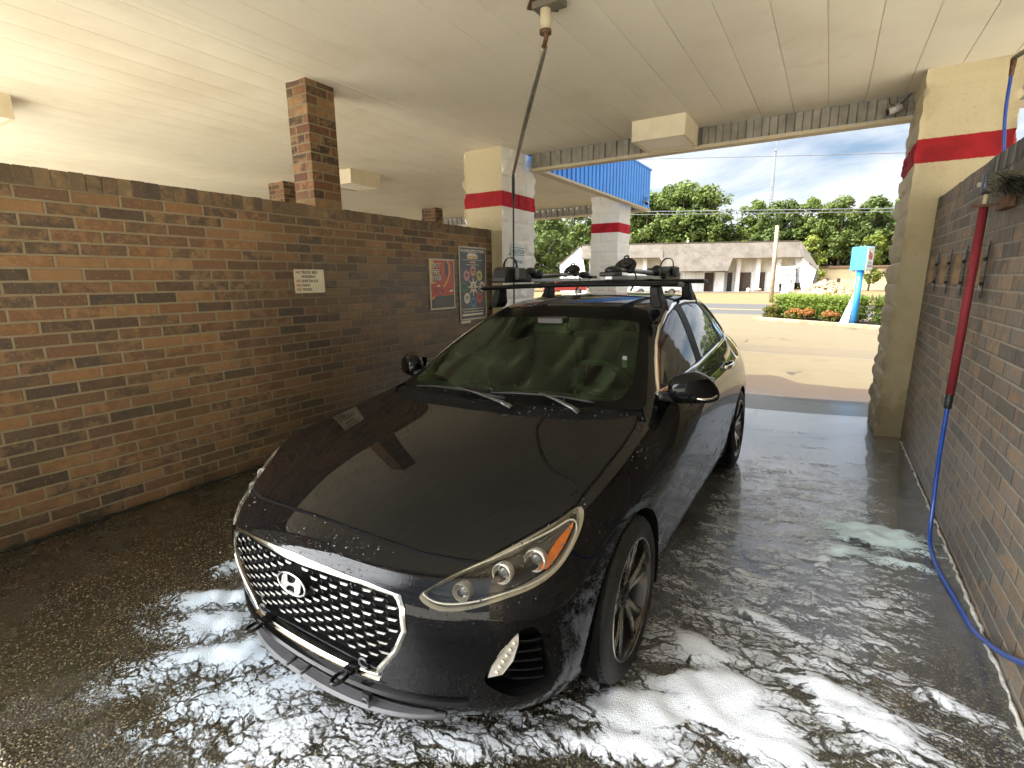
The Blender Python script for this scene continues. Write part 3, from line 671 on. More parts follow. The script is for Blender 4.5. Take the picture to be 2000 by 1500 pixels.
def line_sdf(pts, P):
    A = np.array(pts, float); d = np.full(len(P), 1e9)
    for a, b in zip(A[:-1], A[1:]):
        e = b - a; w = P - a; t = np.clip((w @ e) / max(e @ e, 1e-12), 0, 1); q = w - t[:, None] * e
        d = np.minimum(d, (q * q).sum(1))
    return np.sqrt(d)
AX = {'front': (0, 2), 'side': (1, 2), 'top': (0, 1)}
def cut(bm, fn, region, layer, newid, only=(0,)):
    """split faces along fn = 0 and give faces with fn < 0 (inside region, currently in 'only') the id newid"""
    bm.verts.index_update(); bm.verts.ensure_lookup_table()
    co = np.array([v.co[:] for v in bm.verts]); f = fn(co)
    f[np.abs(f) < 1.5e-4] = 0.0
    fv = {v: f[v.index] for v in bm.verts}
    faces = [fc for fc in bm.faces if fc[layer] in only and region(fc.calc_center_median())]
    fset = set(faces); edges = set(e for fc in faces for e in fc.edges)
    for e in list(edges):
        a, b = e.verts; fa, fb = fv[a], fv[b]
        if fa * fb < 0:
            t = fa / (fa - fb)
            p = a.co.lerp(b.co, t)
            fm = float(fn(np.array([p[:]]))[0])
            if abs(fm) > 1e-4:
                if fm * fa < 0: t2 = t * fa / (fa - fm)
                else: t2 = t + (1 - t) * fm / (fm - fb)
                t = clamp(t2, 0.02, 0.98)
            ne, nv = bmesh.utils.edge_split(e, a, t)
            fv[nv] = 0.0
    for fc in faces:
        stack = [fc]
        while stack:
            g = stack.pop()
            z = [v for v in g.verts if fv.get(v, 1) == 0.0]
            done = False
            for x in range(len(z)):
                for y in range(x + 1, len(z)):
                    if done: break
                    if any(z[y] in e.verts for e in z[x].link_edges if e in g.edges[:]): continue
                    vs = list(g.verts); ix, iy = vs.index(z[x]), vs.index(z[y])
                    lo, hi = min(ix, iy), max(ix, iy)
                    s1 = [fv[v] for v in vs[lo + 1:hi]]; s2 = [fv[v] for v in vs[hi + 1:] + vs[:lo]]
                    if s1 and s2 and (sum(s1) * sum(s2) < 0):
                        pid = g[layer]
                        try: nf, _ = bmesh.utils.face_split(g, z[x], z[y])
                        except Exception: continue
                        if nf is not None:
                            nf[layer] = pid; stack += [g, nf]; done = True
            if not done: fset.add(g)
    for g in fset:
        if not g.is_valid: continue
        s = [fv.get(v, 0) for v in g.verts]
        if sum(s) < 0: g[layer] = newid
def extract(bm, layer, ids, offset=0.0, mirror=True, both=True, idmat=None):
    """faces with part id in ids -> (verts, normals, faces, mats) ; both halves welded at u = 0"""
    vmap = {}; V = []; N = []; F = []; MI = []
    fl = [f for f in bm.faces if f[layer] in ids]
    for f in fl:
        r = []
        for v in f.verts:
            if v not in vmap: vmap[v] = len(V); V.append(v.co + v.normal * offset); N.append(v.normal.copy())
            r.append(vmap[v])
        F.append(r); MI.append(idmat[f[layer]] if idmat else 0)
    if both:
        mm = {}; n0 = len(V)
        for i in range(n0):
            if abs(V[i].x) < 1e-5: mm[i] = i
            else: mm[i] = len(V); V.append(Vector((-V[i].x, V[i].y, V[i].z))); N.append(Vector((-N[i].x, N[i].y, N[i].z)))
        F += [[mm[i] for i in reversed(f)] for f in F]; MI += MI
    return V, N, F, MI
def part_mesh(name, VNF, mats, parent, custom=True, flip=False):
    V, N, F, MI = VNF
    if flip: V = [Vector((-v.x, v.y, v.z)) for v in V]; N = [Vector((-v.x, v.y, v.z)) for v in N]; F = [list(reversed(f)) for f in F]
    mb = MB(); mb.add(V, F, 0, True); mb.m = list(MI)
    o = mb.build(name, mats, parent)
    if custom: o.data.normals_split_custom_set_from_vertices([tuple(n) for n in N])
    return o
# ------------------------------------------------------------------ car materials
def car_paint():
    k = NT("black_wet_car_paint"); o = k.obj()
    # beads of water: two sizes, only where a broad noise says the panel is beaded
    def beads(scale, r, thr):
        d = k.vor(o, scale); cellrnd = k.n("ShaderNodeTexVoronoi", feature='F1'); k.l(o, cellrnd.inputs['Vector']); cellrnd.inputs['Scale'].default_value = scale
        sel = k.math('GREATER_THAN', k.sep(cellrnd.outputs['Color'])[0], thr)
        h = k.math('SQRT', k.math('MAXIMUM', k.math('SUBTRACT', 1.0, k.math('POWER', k.math('DIVIDE', d, r), 2.0)), 0.0))
        return k.math('MULTIPLY', h, sel)
    area = k.step(k.noise(o, 2.3, 3, 0.5), 0.42, 0.58)
    h = k.math('ADD', k.math('MULTIPLY', beads(75, 0.30, 0.70), 1.0), k.math('MULTIPLY', beads(190, 0.33, 0.62), 0.4))
    h = k.math('MULTIPLY', h, k.math('ADD', 0.25, k.math('MULTIPLY', area, 0.9)))
    # dried soap film on the lower doors
    x, y, z = k.sep(o)
    sw = k.noise(k.mapv(o, (1.6, 1.6, 5.5), (0, 0, 0), (0.5, 0, 0)), 2.2, 7, 0.62, 1.6)
    low = k.math('MULTIPLY', k.step(z, 0.72, 0.50), k.step(y, -0.25, 0.35))
    film = k.math('MULTIPLY', k.math('MULTIPLY', k.step(sw, 0.44, 0.66), low), 0.42)
    col = k.mix(film, (0.0035, 0.0035, 0.004), (0.42, 0.46, 0.52))
    rough = k.math('ADD', 0.025, k.math('MULTIPLY', film, 0.9))
    return k.set(color=col, rough=rough, ior=1.33, spec=0.5, normal=k.bump(h, 0.5, 0.0015))
def glass_tint(name, tint, refl=1.0, rough=0.0, film=.10, drops=.5):
    k = NT(name); o = k.obj(); k.t.nodes.remove(k.p)
    tr = k.n("ShaderNodeBsdfTransparent"); tr.inputs[0].default_value = (*tint, 1)
    gl = k.n("ShaderNodeBsdfGlossy"); gl.inputs['Roughness'].default_value = rough; gl.inputs[0].default_value = (1, 1, 1, 1)
    d = k.vor(o, 150); nb = k.bump(k.math('SQRT', k.math('MAXIMUM', k.math('SUBTRACT', 1.0, k.math('POWER', k.math('DIVIDE', d, 0.30), 2.0)), 0.0)), drops, 0.001)
    k.l(nb, gl.inputs['Normal'])
    fr = k.n("ShaderNodeFresnel"); fr.inputs['IOR'].default_value = 1.52
    f2 = k.math('MULTIPLY', fr.outputs[0], refl, None, True)
    mx = k.n("ShaderNodeMixShader"); k.l(f2, mx.inputs[0]); k.l(tr.outputs[0], mx.inputs[1]); k.l(gl.outputs[0], mx.inputs[2])
    # faint film of spray; its green also paints in a soft reflected haze
    df = k.n("ShaderNodeBsdfDiffuse"); df.inputs[0].default_value = (0.085, 0.125, 0.06, 1)
    m2 = k.n("ShaderNodeMixShader"); k.put(m2.inputs[0], k.math('MULTIPLY', k.step(k.noise(k.mapv(o, (5, 1, 1)), 2.6, 6, 0.65), 0.35, 0.75), film))
    k.l(mx.outputs[0], m2.inputs[1]); k.l(df.outputs[0], m2.inputs[2]); k.l(m2.outputs[0], k.out.inputs['Surface'])
    return k.mat
PAINT = car_paint()
GLOSSBLK = simple("gloss_black_trim", (0.005, 0.005, 0.005), 0.16, var=0.05, spec=.4)
FRAMEBLK = simple("window_frame_black", (0.004, 0.004, 0.004), 0.45, var=0.05, spec=.2)
MATBLK = simple("matt_black_plastic", (0.012, 0.012, 0.012), 0.55, bump=0.25, bscale=220)
DARKIN = simple("dark_cavity", (0.003, 0.003, 0.003), 0.8, spec=.15)
GREYPL = simple("grey_lip_plastic", (0.085, 0.085, 0.088), 0.42, bump=0.3, bscale=350)
FRAMECH = simple("dulled_frame_chrome", (0.46, 0.44, 0.38), 0.20, 1.0, var=0.08)
CHROME = simple("satin_chrome", (0.80, 0.77, 0.70), 0.13, 1.0, var=0.04)
SATIN = simple("satin_emblem_chrome", (0.55, 0.54, 0.52), 0.22, 1.0, var=0.03)
BRIGHT = simple("bright_chrome", (0.86, 0.85, 0.82), 0.06, 1.0, var=0.02)
GLASS_WS = glass_tint("windscreen_glass", (0.34, 0.50, 0.30), 0.42, film=.30)
GLASS_SIDE = glass_tint("side_window_glass", (0.30, 0.34, 0.30), 1.6)
LENS = glass_tint("clear_lamp_lens", (0.96, 0.96, 0.93), 0.8, film=.02, drops=0.02)
RUBBER = simple("tyre_rubber", (0.007, 0.007, 0.007), 0.6, bump=0.3, bscale=120)
ALLOY_D = simple("dark_alloy_paint", (0.075, 0.068, 0.058), 0.28, 0.75, var=0.08)
ALLOY_M = simple("machined_alloy", (0.66, 0.62, 0.55), 0.18, 1.0, var=0.06)
AMBER = simple("amber_reflector", (0.85, 0.20, 0.01), 0.25, 0.0, var=0.10, scale=60, coat=1.0)
SILVER = simple("lamp_reflector_silver", (0.80, 0.77, 0.70), 0.20, 0.45, var=0.05)
BEZEL = simple("lamp_bezel_grey", (0.40, 0.36, 0.27), 0.28, 0.3, var=0.1)
CERAM = simple("ceramic_band", (0.003, 0.003, 0.003), 0.35, var=0.02, spec=.08)
SEATM = simple("charcoal_seat_cloth", (0.03, 0.03, 0.028), 0.85, bump=0.3, bscale=200)
DASHM = simple("dashboard_plastic", (0.035, 0.036, 0.03), 0.6, bump=0.2, bscale=150)
DISCM = simple("brake_disc_steel", (0.25, 0.24, 0.23), 0.35, 1.0)
# ------------------------------------------------------------------ the car
CAR = empty("parked_car", (-1.407, 1.718, 0.0), (0, 0, 0),
            "wet black five-door hatchback with roof bars standing in the wash bay", "car")
CAR.matrix_world = Matrix.Translation((-1.407, 1.718, 0)) @ Matrix.Rotation(rad(-0.121), 4, 'Z') @ Matrix.Rotation(rad(-1.157), 4, 'Y')
B = car_surface(3)
LAY = B.faces.layers.int.new('part')
for f in B.faces: f[LAY] = 0
def S2(pts, axis, off=0.0): return lambda co: poly_sdf(pts, co[:, AX[axis]]) + off
def rnd(pts, per=5): return [p for p in catmull(pts, per, True)]
POLY_HL = rnd([(.486, .636), (.522, .664), (.560, .685), (.642, .720), (.705, .752), (.756, .780), (.790, .803), (.812, .790), (.822, .752), (.816, .700),
           (.797, .658), (.757, .631), (.690, .614), (.622, .599), (.560, .597), (.515, .610)], 4)
GR = [(-.462, .53), (-.455, .600), (-.436, .634), (-.323, .652), (-.162, .663), (0, .668), (.162, .663), (.323, .652), (.436, .634), (.455, .600), (.462, .53), (.425, .45), (.345, .350), (.325, .330), (.2, .322), (0, .320), (-.2, .322), (-.325, .330), (-.345, .350), (-.425, .45)]
def densify(poly, step=0.02, closed=True):
    out = []; n = len(poly)
    for i in range(n if closed else n - 1):
        a = np.array(poly[i]); b = np.array(poly[(i + 1) % n]); m = max(1, int(np.linalg.norm(b - a) / step))
        out += [tuple(a + (b - a) * t / m) for t in range(m)]
    return out
POLY_FOG = rnd([(.655, .365), (.672, .410), (.703, .462), (.738, .518), (.765, .522), (.782, .500), (.795, .440), (.800, .353), (.794, .302), (.747, .283), (.715, .288), (.672, .328)], 4)
POLY_HOOD = [(-.2, -.703), (.14, -.703), (.297, -.693), (.44, -.672), (.541, -.636), (.62, -.598), (.640, -.552), (.705, -.451), (.756, -.373), (.786, -.300), (.790, -.10), (.786, .12), (.774, .32), (.752, .43), (.66, .33), (.48, .235), (.28, .195), (0, .180), (-.2, .19)]
POLY_WS = [(-.3, .963), (0, .963), (.3, .963), (.5, .962), (.66, .957), (.735, .953), (.757, .960), (.668, 1.139), (.606, 1.245), (.556, 1.325), (.525, 1.358), (.46, 1.373), (.297, 1.383), (0, 1.388), (-.3, 1.388)]
POLY_WSI = rnd([(-.3, 1.0), (0, 1.0), (.377, .992), (.60, .986), (.652, 1.004), (.648, 1.08), (.588, 1.20), (.545, 1.275), (.50, 1.308), (.303, 1.322), (0, 1.330), (-.3, 1.33)], 4)
POLY_DLO = densify([(.655, .993), (.675, .996), (.74, 1.040), (.87, 1.128), (1.00, 1.203), (1.15, 1.268), (1.36, 1.334), (1.58, 1.378), (1.86, 1.393), (2.14, 1.385), (2.32, 1.358), (2.44, 1.300), (2.54, 1.205), (2.588, 1.140), (2.578, 1.112), (2.45, 1.094), (2.20, 1.078), (1.90, 1.060), (1.45, 1.032), (1.0, 1.012), (.75, .998)], .05)
PANE_F = [(.760, 1.010), (.762, 1.038), (.88, 1.116), (1.01, 1.190), (1.16, 1.254), (1.36, 1.317), (1.545, 1.358), (1.568, 1.348), (1.50, 1.200), (1.425, 1.050), (1.41, 1.044), (1.0, 1.024)]
PANE_R = [(1.545, 1.050), (1.555, 1.075), (1.625, 1.215), (1.69, 1.360), (1.71, 1.368), (1.90, 1.376), (2.10, 1.369), (2.150, 1.355), (2.20, 1.24), (2.215, 1.11), (2.205, 1.091), (1.9, 1.072)]
PANE_Q = [(2.265, 1.096), (2.255, 1.20), (2.215, 1.342), (2.24, 1.350), (2.31, 1.340), (2.41, 1.290), (2.505, 1.200), (2.555, 1.140), (2.545, 1.124), (2.45, 1.108)]
cut(B, S2(POLY_HL, 'front'), lambda c: c.y < .15 and c.x > .3, LAY, 2)
cut(B, S2(GR, 'front'), lambda c: c.y < -.55, LAY, 3)
cut(B, S2(POLY_FOG, 'front'), lambda c: c.y < -.3 and c.x > .5, LAY, 4)
cut(B, S2(POLY_HOOD, 'top'), lambda c: c.z > .64 and c.y < .6, LAY, 5)
cut(B, S2(POLY_WS, 'front'), lambda c: .1 < c.y < 1.36 and c.z > .93, LAY, 6)
cut(B, S2(POLY_WSI, 'front'), lambda c: .1 < c.y < 1.36 and c.z > .93, LAY, 7, only=(6,))
cut(B, S2(POLY_DLO, 'side'), lambda c: c.x > .5 and c.z > .9, LAY, 8)
for pid, pane in ((9, PANE_F), (10, PANE_R), (11, PANE_Q)):
    cut(B, S2(pane, 'side'), lambda c: c.x > .5 and c.z > .95, LAY, pid, only=(8,))
# cowl panel between hood and windscreen
cut(B, S2([(-.2, .1), (0, .1), (.5, .15), (.8, .40), (.745, .505), (.60, .52), (.3, .36), (0, .33), (-.2, .33)], 'top'), lambda c: .9 < c.z < .99 and c.y < .55, LAY, 12)
# wheel arches
for vc, pid in ((0.0, 13), (2.65, 14)):
    cut(B, lambda co, vc=vc: np.hypot(co[:, 1] - vc, co[:, 2] - .318) - .352, lambda c, vc=vc: c.x > .55 and c.z < .75 and abs(c.y - vc) < .5, LAY, 13)
# lower black sill and rear lower valance
cut(B, lambda co: co[:, 2] - .232, lambda c: c.y > .2, LAY, 15)
# grey lip at the very bottom of the nose, bright chin strip above it
cut(B, lambda co: co[:, 2] - .222, lambda c: c.y < -.3 and c.x < .50, LAY, 16)
# panel gaps : door edges, hood edge is its own part
GAPS = [([(.50, .24), (.475, .40), (.465, .55), (.462, .70), (.475, .80), (.54, .93), (.575, .99)], 'side', lambda c: c.x > .6 and .3 < c.y < .8),
        ([(1.56, .24), (1.53, .40), (1.50, .60), (1.485, .80), (1.485, 1.04)], 'side', lambda c: c.x > .6 and 1.3 < c.y < 1.8),
        ([(2.26, .66), (2.33, .80), (2.36, .95), (2.30, 1.08)], 'side', lambda c: c.x > .6 and 2.1 < c.y < 2.6),
        ([(2.26, .66), (2.20, .50), (2.18, .30), (2.18, .24)], 'side', lambda c: c.x > .6 and 2.0 < c.y < 2.5),
        ([(.757, .620), (.79, .600), (.83, .590), (.9, .585)], 'front', lambda c: c.y < -.25 and c.x > .7)]
for pts, ax, reg in GAPS:
    cut(B, lambda co, p=pts, ax=ax: line_sdf(p, co[:, AX[ax]]) - .0028, reg, LAY, 17)
for f in B.faces:      # floor edge of hood: a dark joint
    pass
cut(B, lambda co: np.abs(poly_sdf(POLY_HOOD, co[:, (0, 1)])) - .0050, lambda c: c.z > .64 and c.y < .5, LAY, 17, only=(0, 5))
part_mesh("body", extract(B, LAY, (0, 15, 17), idmat={0: 0, 15: 1, 17: 2}), [PAINT, MATBLK, DARKIN], CAR)
part_mesh("hood", extract(B, LAY, (5,), .0045), [PAINT], CAR)
part_mesh("windshield", extract(B, LAY, (6, 7), -.002, idmat={6: 1, 7: 0}), [GLASS_WS, CERAM], CAR)
part_mesh("cowl_panel", extract(B, LAY, (12,), -.010), [DARKIN], CAR)
part_mesh("front_lip", extract(B, LAY, (16,), .004), [GREYPL], CAR)
_win = extract(B, LAY, (8,), -.001, both=False); _pan = {p: extract(B, LAY, (p,), -.004, both=False) for p in (9, 10, 11)}
_hl = extract(B, LAY, (2,), 0.0, both=False); _fg = extract(B, LAY, (4,), -.055, both=False)
for fl in (False, True):
    wf = part_mesh("window_frame", _win, [FRAMEBLK], CAR, flip=fl)
    for p in (9, 10, 11): part_mesh("window_glass", _pan[p], [GLASS_SIDE], wf, flip=fl)
# BVH of the complete skin so that trim follows it
from mathutils.bvhtree import BVHTree
B.verts.index_update(); _bv = [v.co.copy() for v in B.verts]; _bf = [[v.index for v in f.verts] for f in B.faces]
BVH = BVHTree.FromPolygons(_bv, _bf)
def on_front(u, w, off=0.0):
    h = BVH.ray_cast(Vector((abs(u), -3, w)), Vector((0, 1, 0)))
    if h[0] is None: return Vector((u, -.5, w)), Vector((0, -1, 0))
    n = h[1] if h[1].y < 0 else -h[1]; p = h[0] + n * off; s = 1 if u >= 0 else -1
    return Vector((p.x * s, p.y, p.z)), Vector((n.x * s, n.y, n.z))
def on_side(v, w, off=0.0):
    h = BVH.ray_cast(Vector((2, v, w)), Vector((-1, 0, 0)))
    n = h[1] if h[1].x > 0 else -h[1]; return h[0] + n * off, n
def on_top(u, v, off=0.0):
    h = BVH.ray_cast(Vector((abs(u), v, 3)), Vector((0, 0, -1))); n = h[1] if h[1].z > 0 else -h[1]; p = h[0] + n * off; s = 1 if u >= 0 else -1
    return Vector((p.x * s, p.y, p.z)), Vector((n.x * s, n.y, n.z))
def side_curve(pts, off): return [on_side(a, b, off) for a, b in pts]
# bright strip round the side windows
for sx in (1, -1):
    q = [on_side(a, b, .003) for a, b in POLY_DLO]
    mb = MB(); mb.sweep([(p.x * sx, p.y, p.z) for p, n in q], [(-.003, -.012), (.004, -.010), (.006, 0), (.004, .010), (-.003, .012)], 0, normals=[(n.x * sx, n.y, n.z) for p, n in q], sm=False)
    mb.build("window_trim", BRIGHT, CAR, autosmooth=40, fixn=True)
# ---- grille
gr = MB()
q = [on_front(a, b) for a, b in densify(GR, .012)]
gr_root_pts = q
prof_w = []
for (a, b) in densify(GR, .012): prof_w.append(.013 if b > .628 else (.0095 if b > .345 else .005))
ctr = Vector((0, -.84, .5)); vs = []; fs = []; n = len(q)
for (p, nn), w in zip(q, prof_w):
    inw = (ctr - p); inw = inw - nn * inw.dot(nn); inw.normalize()
    for (a, b) in ((-.002, -.012), (0.0, .004), (w, .006), (2 * w, .002), (2 * w, -.020)): vs.append(p + inw * a + nn * b)
for i in range(n):
    j = (i + 1) % n
    for k in range(4): fs.append((i * 5 + k, i * 5 + k + 1, j * 5 + k + 1, j * 5 + k))
gr.add(vs, fs, 0, True); gframe = gr.build("grille_frame", FRAMECH, CAR, autosmooth=35, fixn=True)
gb = MB()
GRI = [(a * .975, .5 + (b - .5) * .96) for a, b in GR]
pts = [on_front(a, b, -.034)[0] for a, b in densify(GRI, .03)]
gb.add(pts + [Vector((0, -.80, .5))], [(i, (i + 1) % len(pts), len(pts)) for i in range(len(pts))], 0, True)
GRILLE = gb.build("grille_backing", DARKIN, CAR)
ms = MB(); rows = 15
inner = lambda u, w: poly_sdf([(a * .948, .5 + (b - .5) * .90) for a, b in GR], np.array([(u, w)]))[0]
for r in range(rows):
    nn_ = 12
    for c in range(-nn_ // 2, nn_ // 2 + 1):
        u = (c + (0.5 if r % 2 else 0)) * .0905; w = .645 - r * .0192 + .006 * (u / .46) ** 2
        hw, hh = .0205, .0082
        if inner(u, w) > -.006: continue
        if w < .392 - .028 * (abs(u) / .35) ** 2: continue
        if (u / .090) ** 2 + ((w - .570) / .048) ** 2 < 1: continue
        p, nr = on_front(u, w, -.012)
        t = Vector((0, 0, 1)).cross(nr); t.normalize(); up = nr.cross(t); t = -t if t.x < 0 else t
        P = lambda a, b, d: p + t * a + up * b + nr * d
        # a shallow scoop: flat top lip, bright curved lower lip, dark throat
        hh *= .70; o = [(-hw, hh * .80), (hw, hh * .80), (hw * .93, hh * .05), (hw * .62, -hh * .95), (-hw * .62, -hh * .95), (-hw * .93, hh * .05)]
        i_ = [(x * .92, y * .52 + hh * .36) for x, y in o]
        v0 = [P(x, y, .004) for x, y in o] + [P(x, y, .001) for x, y in i_] + [P(x, y, -.012) for x, y in o]
        ms.add(v0, [(a, (a + 1) % 6, 6 + (a + 1) % 6, 6 + a) for a in range(6)], 0)
        ms.add(v0, [(6, 7, 8, 9, 10, 11)], 1); ms.add(v0, [(a, 12 + a, 12 + (a + 1) % 6, (a + 1) % 6) for a in range(6)], 1)
        for dx in (-.5, .5):    # thin ribs tying the scoops together
            a = p + t * (.0905 * dx * .62) + up * .0150 - nr * .010
            ms.tube([p + t * (.0180 * dx * 2) + up * .005 - nr * .008, a], .0020, 4, 1, False)
ms.build("grille_mesh", [simple("dull_grille_chrome", (.19, .183, .165), .36, .9, var=.1), GLOSSBLK], CAR, fixn=False)
# lower edge of the mesh: black cross member and the slot below it
lb = MB(); pp = [on_front(u, .368 - .028 * (abs(u) / .35) ** 2, -.010) for u in np.linspace(-.335, .335, 30)]
lb.sweep([p for p, n in pp], [(-.01, -.006), (.006, -.004), (.006, .004), (-.01, .006)], 0, closed=False, normals=[n for p, n in pp])
lb.build("grille_crossbar", GLOSSBLK, CAR, autosmooth=40, fixn=True)
# emblem: oval ring with a slanted H
emb_p, emb_n = on_front(0, .570, .010)
tx = Vector((1, 0, 0)); uy = Vector((0, emb_n.z, -emb_n.y)); uy = Vector((0, -emb_n.z, emb_n.y)); uy = uy if uy.z > 0 else -uy
EM = Matrix(((1, 0, emb_n.x, emb_p.x), (0, uy.y, emb_n.y, emb_p.y), (0, uy.z, emb_n.z, emb_p.z), (0, 0, 0, 1))) @ Matrix.Diagonal((1.28, 1.28, 1.0, 1))
em = MB(); em.tube([(.057 * math.cos(a), .0295 * math.sin(a), .004) for a in np.linspace(0, 2 * math.pi, 41)[:-1]], .0036, 8, 0, closed=True, M=EM)
em.build("emblem", SATIN, CAR)
eh = MB()
Hs = [[(-.040, -.020), (-.030, -.0235), (-.020, -.010), (-.008, -.001), (.006, .004), (.014, .0045), (.018, .0015), (.014, -.010), (.012, -.0275), (.022, -.026), (.034, -.018), (.037, -.006), (.040, .012), (.042, .0195), (.030, .0235), (.020, .012), (.008, .0035), (-.006, -.0015), (-.014, -.0030), (-.018, .0005), (-.014, .010), (-.012, .0275), (-.022, .026), (-.034, .018), (-.038, .004)]]
Hl = [(-.036, -.021), (-.024, -.0265), (-.017, -.012), (-.006, -.0050), (.006, -.0035), (.012, -.006), (.010, -.0285), (.024, -.025), (.034, -.012), (.040, .010), (.036, .021), (.024, .0265), (.017, .012), (.006, .0050), (-.006, .0035), (-.012, .006), (-.010, .0285), (-.024, .025), (-.034, .012), (-.040, -.010)]
eh.prism([(x * 1.08, y * .98) for x, y in Hl], -.001, .006, 0, EM); eh.build("emblem_letter", SATIN, CAR)
ed = MB(); ed.prism([(.055 * math.cos(a), .0285 * math.sin(a)) for a in np.linspace(0, 2 * math.pi, 33)[:-1]], -.012, -.002, 0, EM); ed.build("emblem_plate", DARKIN, CAR)
# thin bright line, black slot and glossy chin below the grille
for nm, w0, u1, hh, dd, mt in (("chin_trim", .312, .335, .0028, .004, CHROME), ("lower_slot", .300, .36, .010, -.004, DARKIN), ("chin_blade", .262, .60, .011, .010, GLOSSBLK)):
    pp = [on_front(u, w0 + .004 * (abs(u) / .4) ** 2, dd) for u in np.linspace(-u1, u1, 41)]; m_ = MB()
    m_.sweep([p for p, n in pp], [(-.02, -hh), (0.0, -hh), (.006, 0), (0.0, hh), (-.02, hh)], 0, closed=False, normals=[n for p, n in pp])
    m_.build(nm, mt, CAR, autosmooth=45, fixn=True)
# splitter under the nose: matt grey tray that juts forward
pp = [on_front(u, .205, .0) for u in np.linspace(-.52, .52, 51)]
sp = MB(); vs = []; fs = []
for i, (p, n) in enumerate(pp):
    e = 1 - (abs(p.x) / .53) ** 4; nh = Vector((n.x, n.y, 0)).normalized()
    for d, z in ((-.06, .200), (.002 + .032 * e, .204), (.004 + .040 * e, .196), (.002 + .032 * e, .184), (-.08, .176)): vs.append(Vector((p.x, p.y, 0)) + nh * d + Vector((0, 0, z)))
for i in range(50):
    for k in range(4): fs.append((i * 5 + k, i * 5 + k + 1, (i + 1) * 5 + k + 1, (i + 1) * 5 + k))
sp.add(vs, fs, 0, True); sp.build("splitter", GREYPL, CAR, autosmooth=40, fixn=True)
# plate brackets (slotted tabs) and their small pegs, tow ring
for u in (-.235, .235):
    p, n = on_front(u, .335, .0); m_ = MB(); t = Vector((1, 0, 0))
    F = Matrix(((1, 0, 0, p.x), (0, -1, 0, p.y), (0, 0, 1, p.z), (0, 0, 0, 1)))
    m_.box((-.02, -.02, -.012), (.02, .035, .004), 0, F, .003)
    m_.tube([(.017 * math.cos(a), .060 + .030 * math.sin(a), -.004) for a in np.linspace(0, 2 * math.pi, 25)[:-1]], .0065, 8, 0, closed=True, M=F)
    m_.build("plate_bracket", GLOSSBLK, CAR, fixn=True)
    s_ = MB(); c0, n0 = on_front(u * 1.17, .352, -.004)
    s_.tube([c0 + Vector((.020 * math.cos(a), -.003, .016 * math.sin(a))) for a in np.linspace(.8, 5.6, 14)], .0045, 6, 0); s_.build("sensor_clip", GREYPL, CAR)
for u in (-.06, .02):
    p, n = on_front(u, .250, 0); m_ = MB(); m_.cyl(p, p + Vector((0, -.055, -.002)), .006, 8); m_.build("plate_peg", MATBLK, CAR)
p, n = on_front(.27, .225, .02); m_ = MB(); m_.tube([p + Vector((.016 * math.cos(a), -.006, -.012 + .018 * math.sin(a))) for a in np.linspace(0, 2 * math.pi, 21)[:-1]], .0028, 6, 0, closed=True); m_.box(p - Vector((.016, .004, .0)), p + Vector((.016, .012, .022)), 1); m_.build("tow_ring", [GREYPL, MATBLK], CAR)
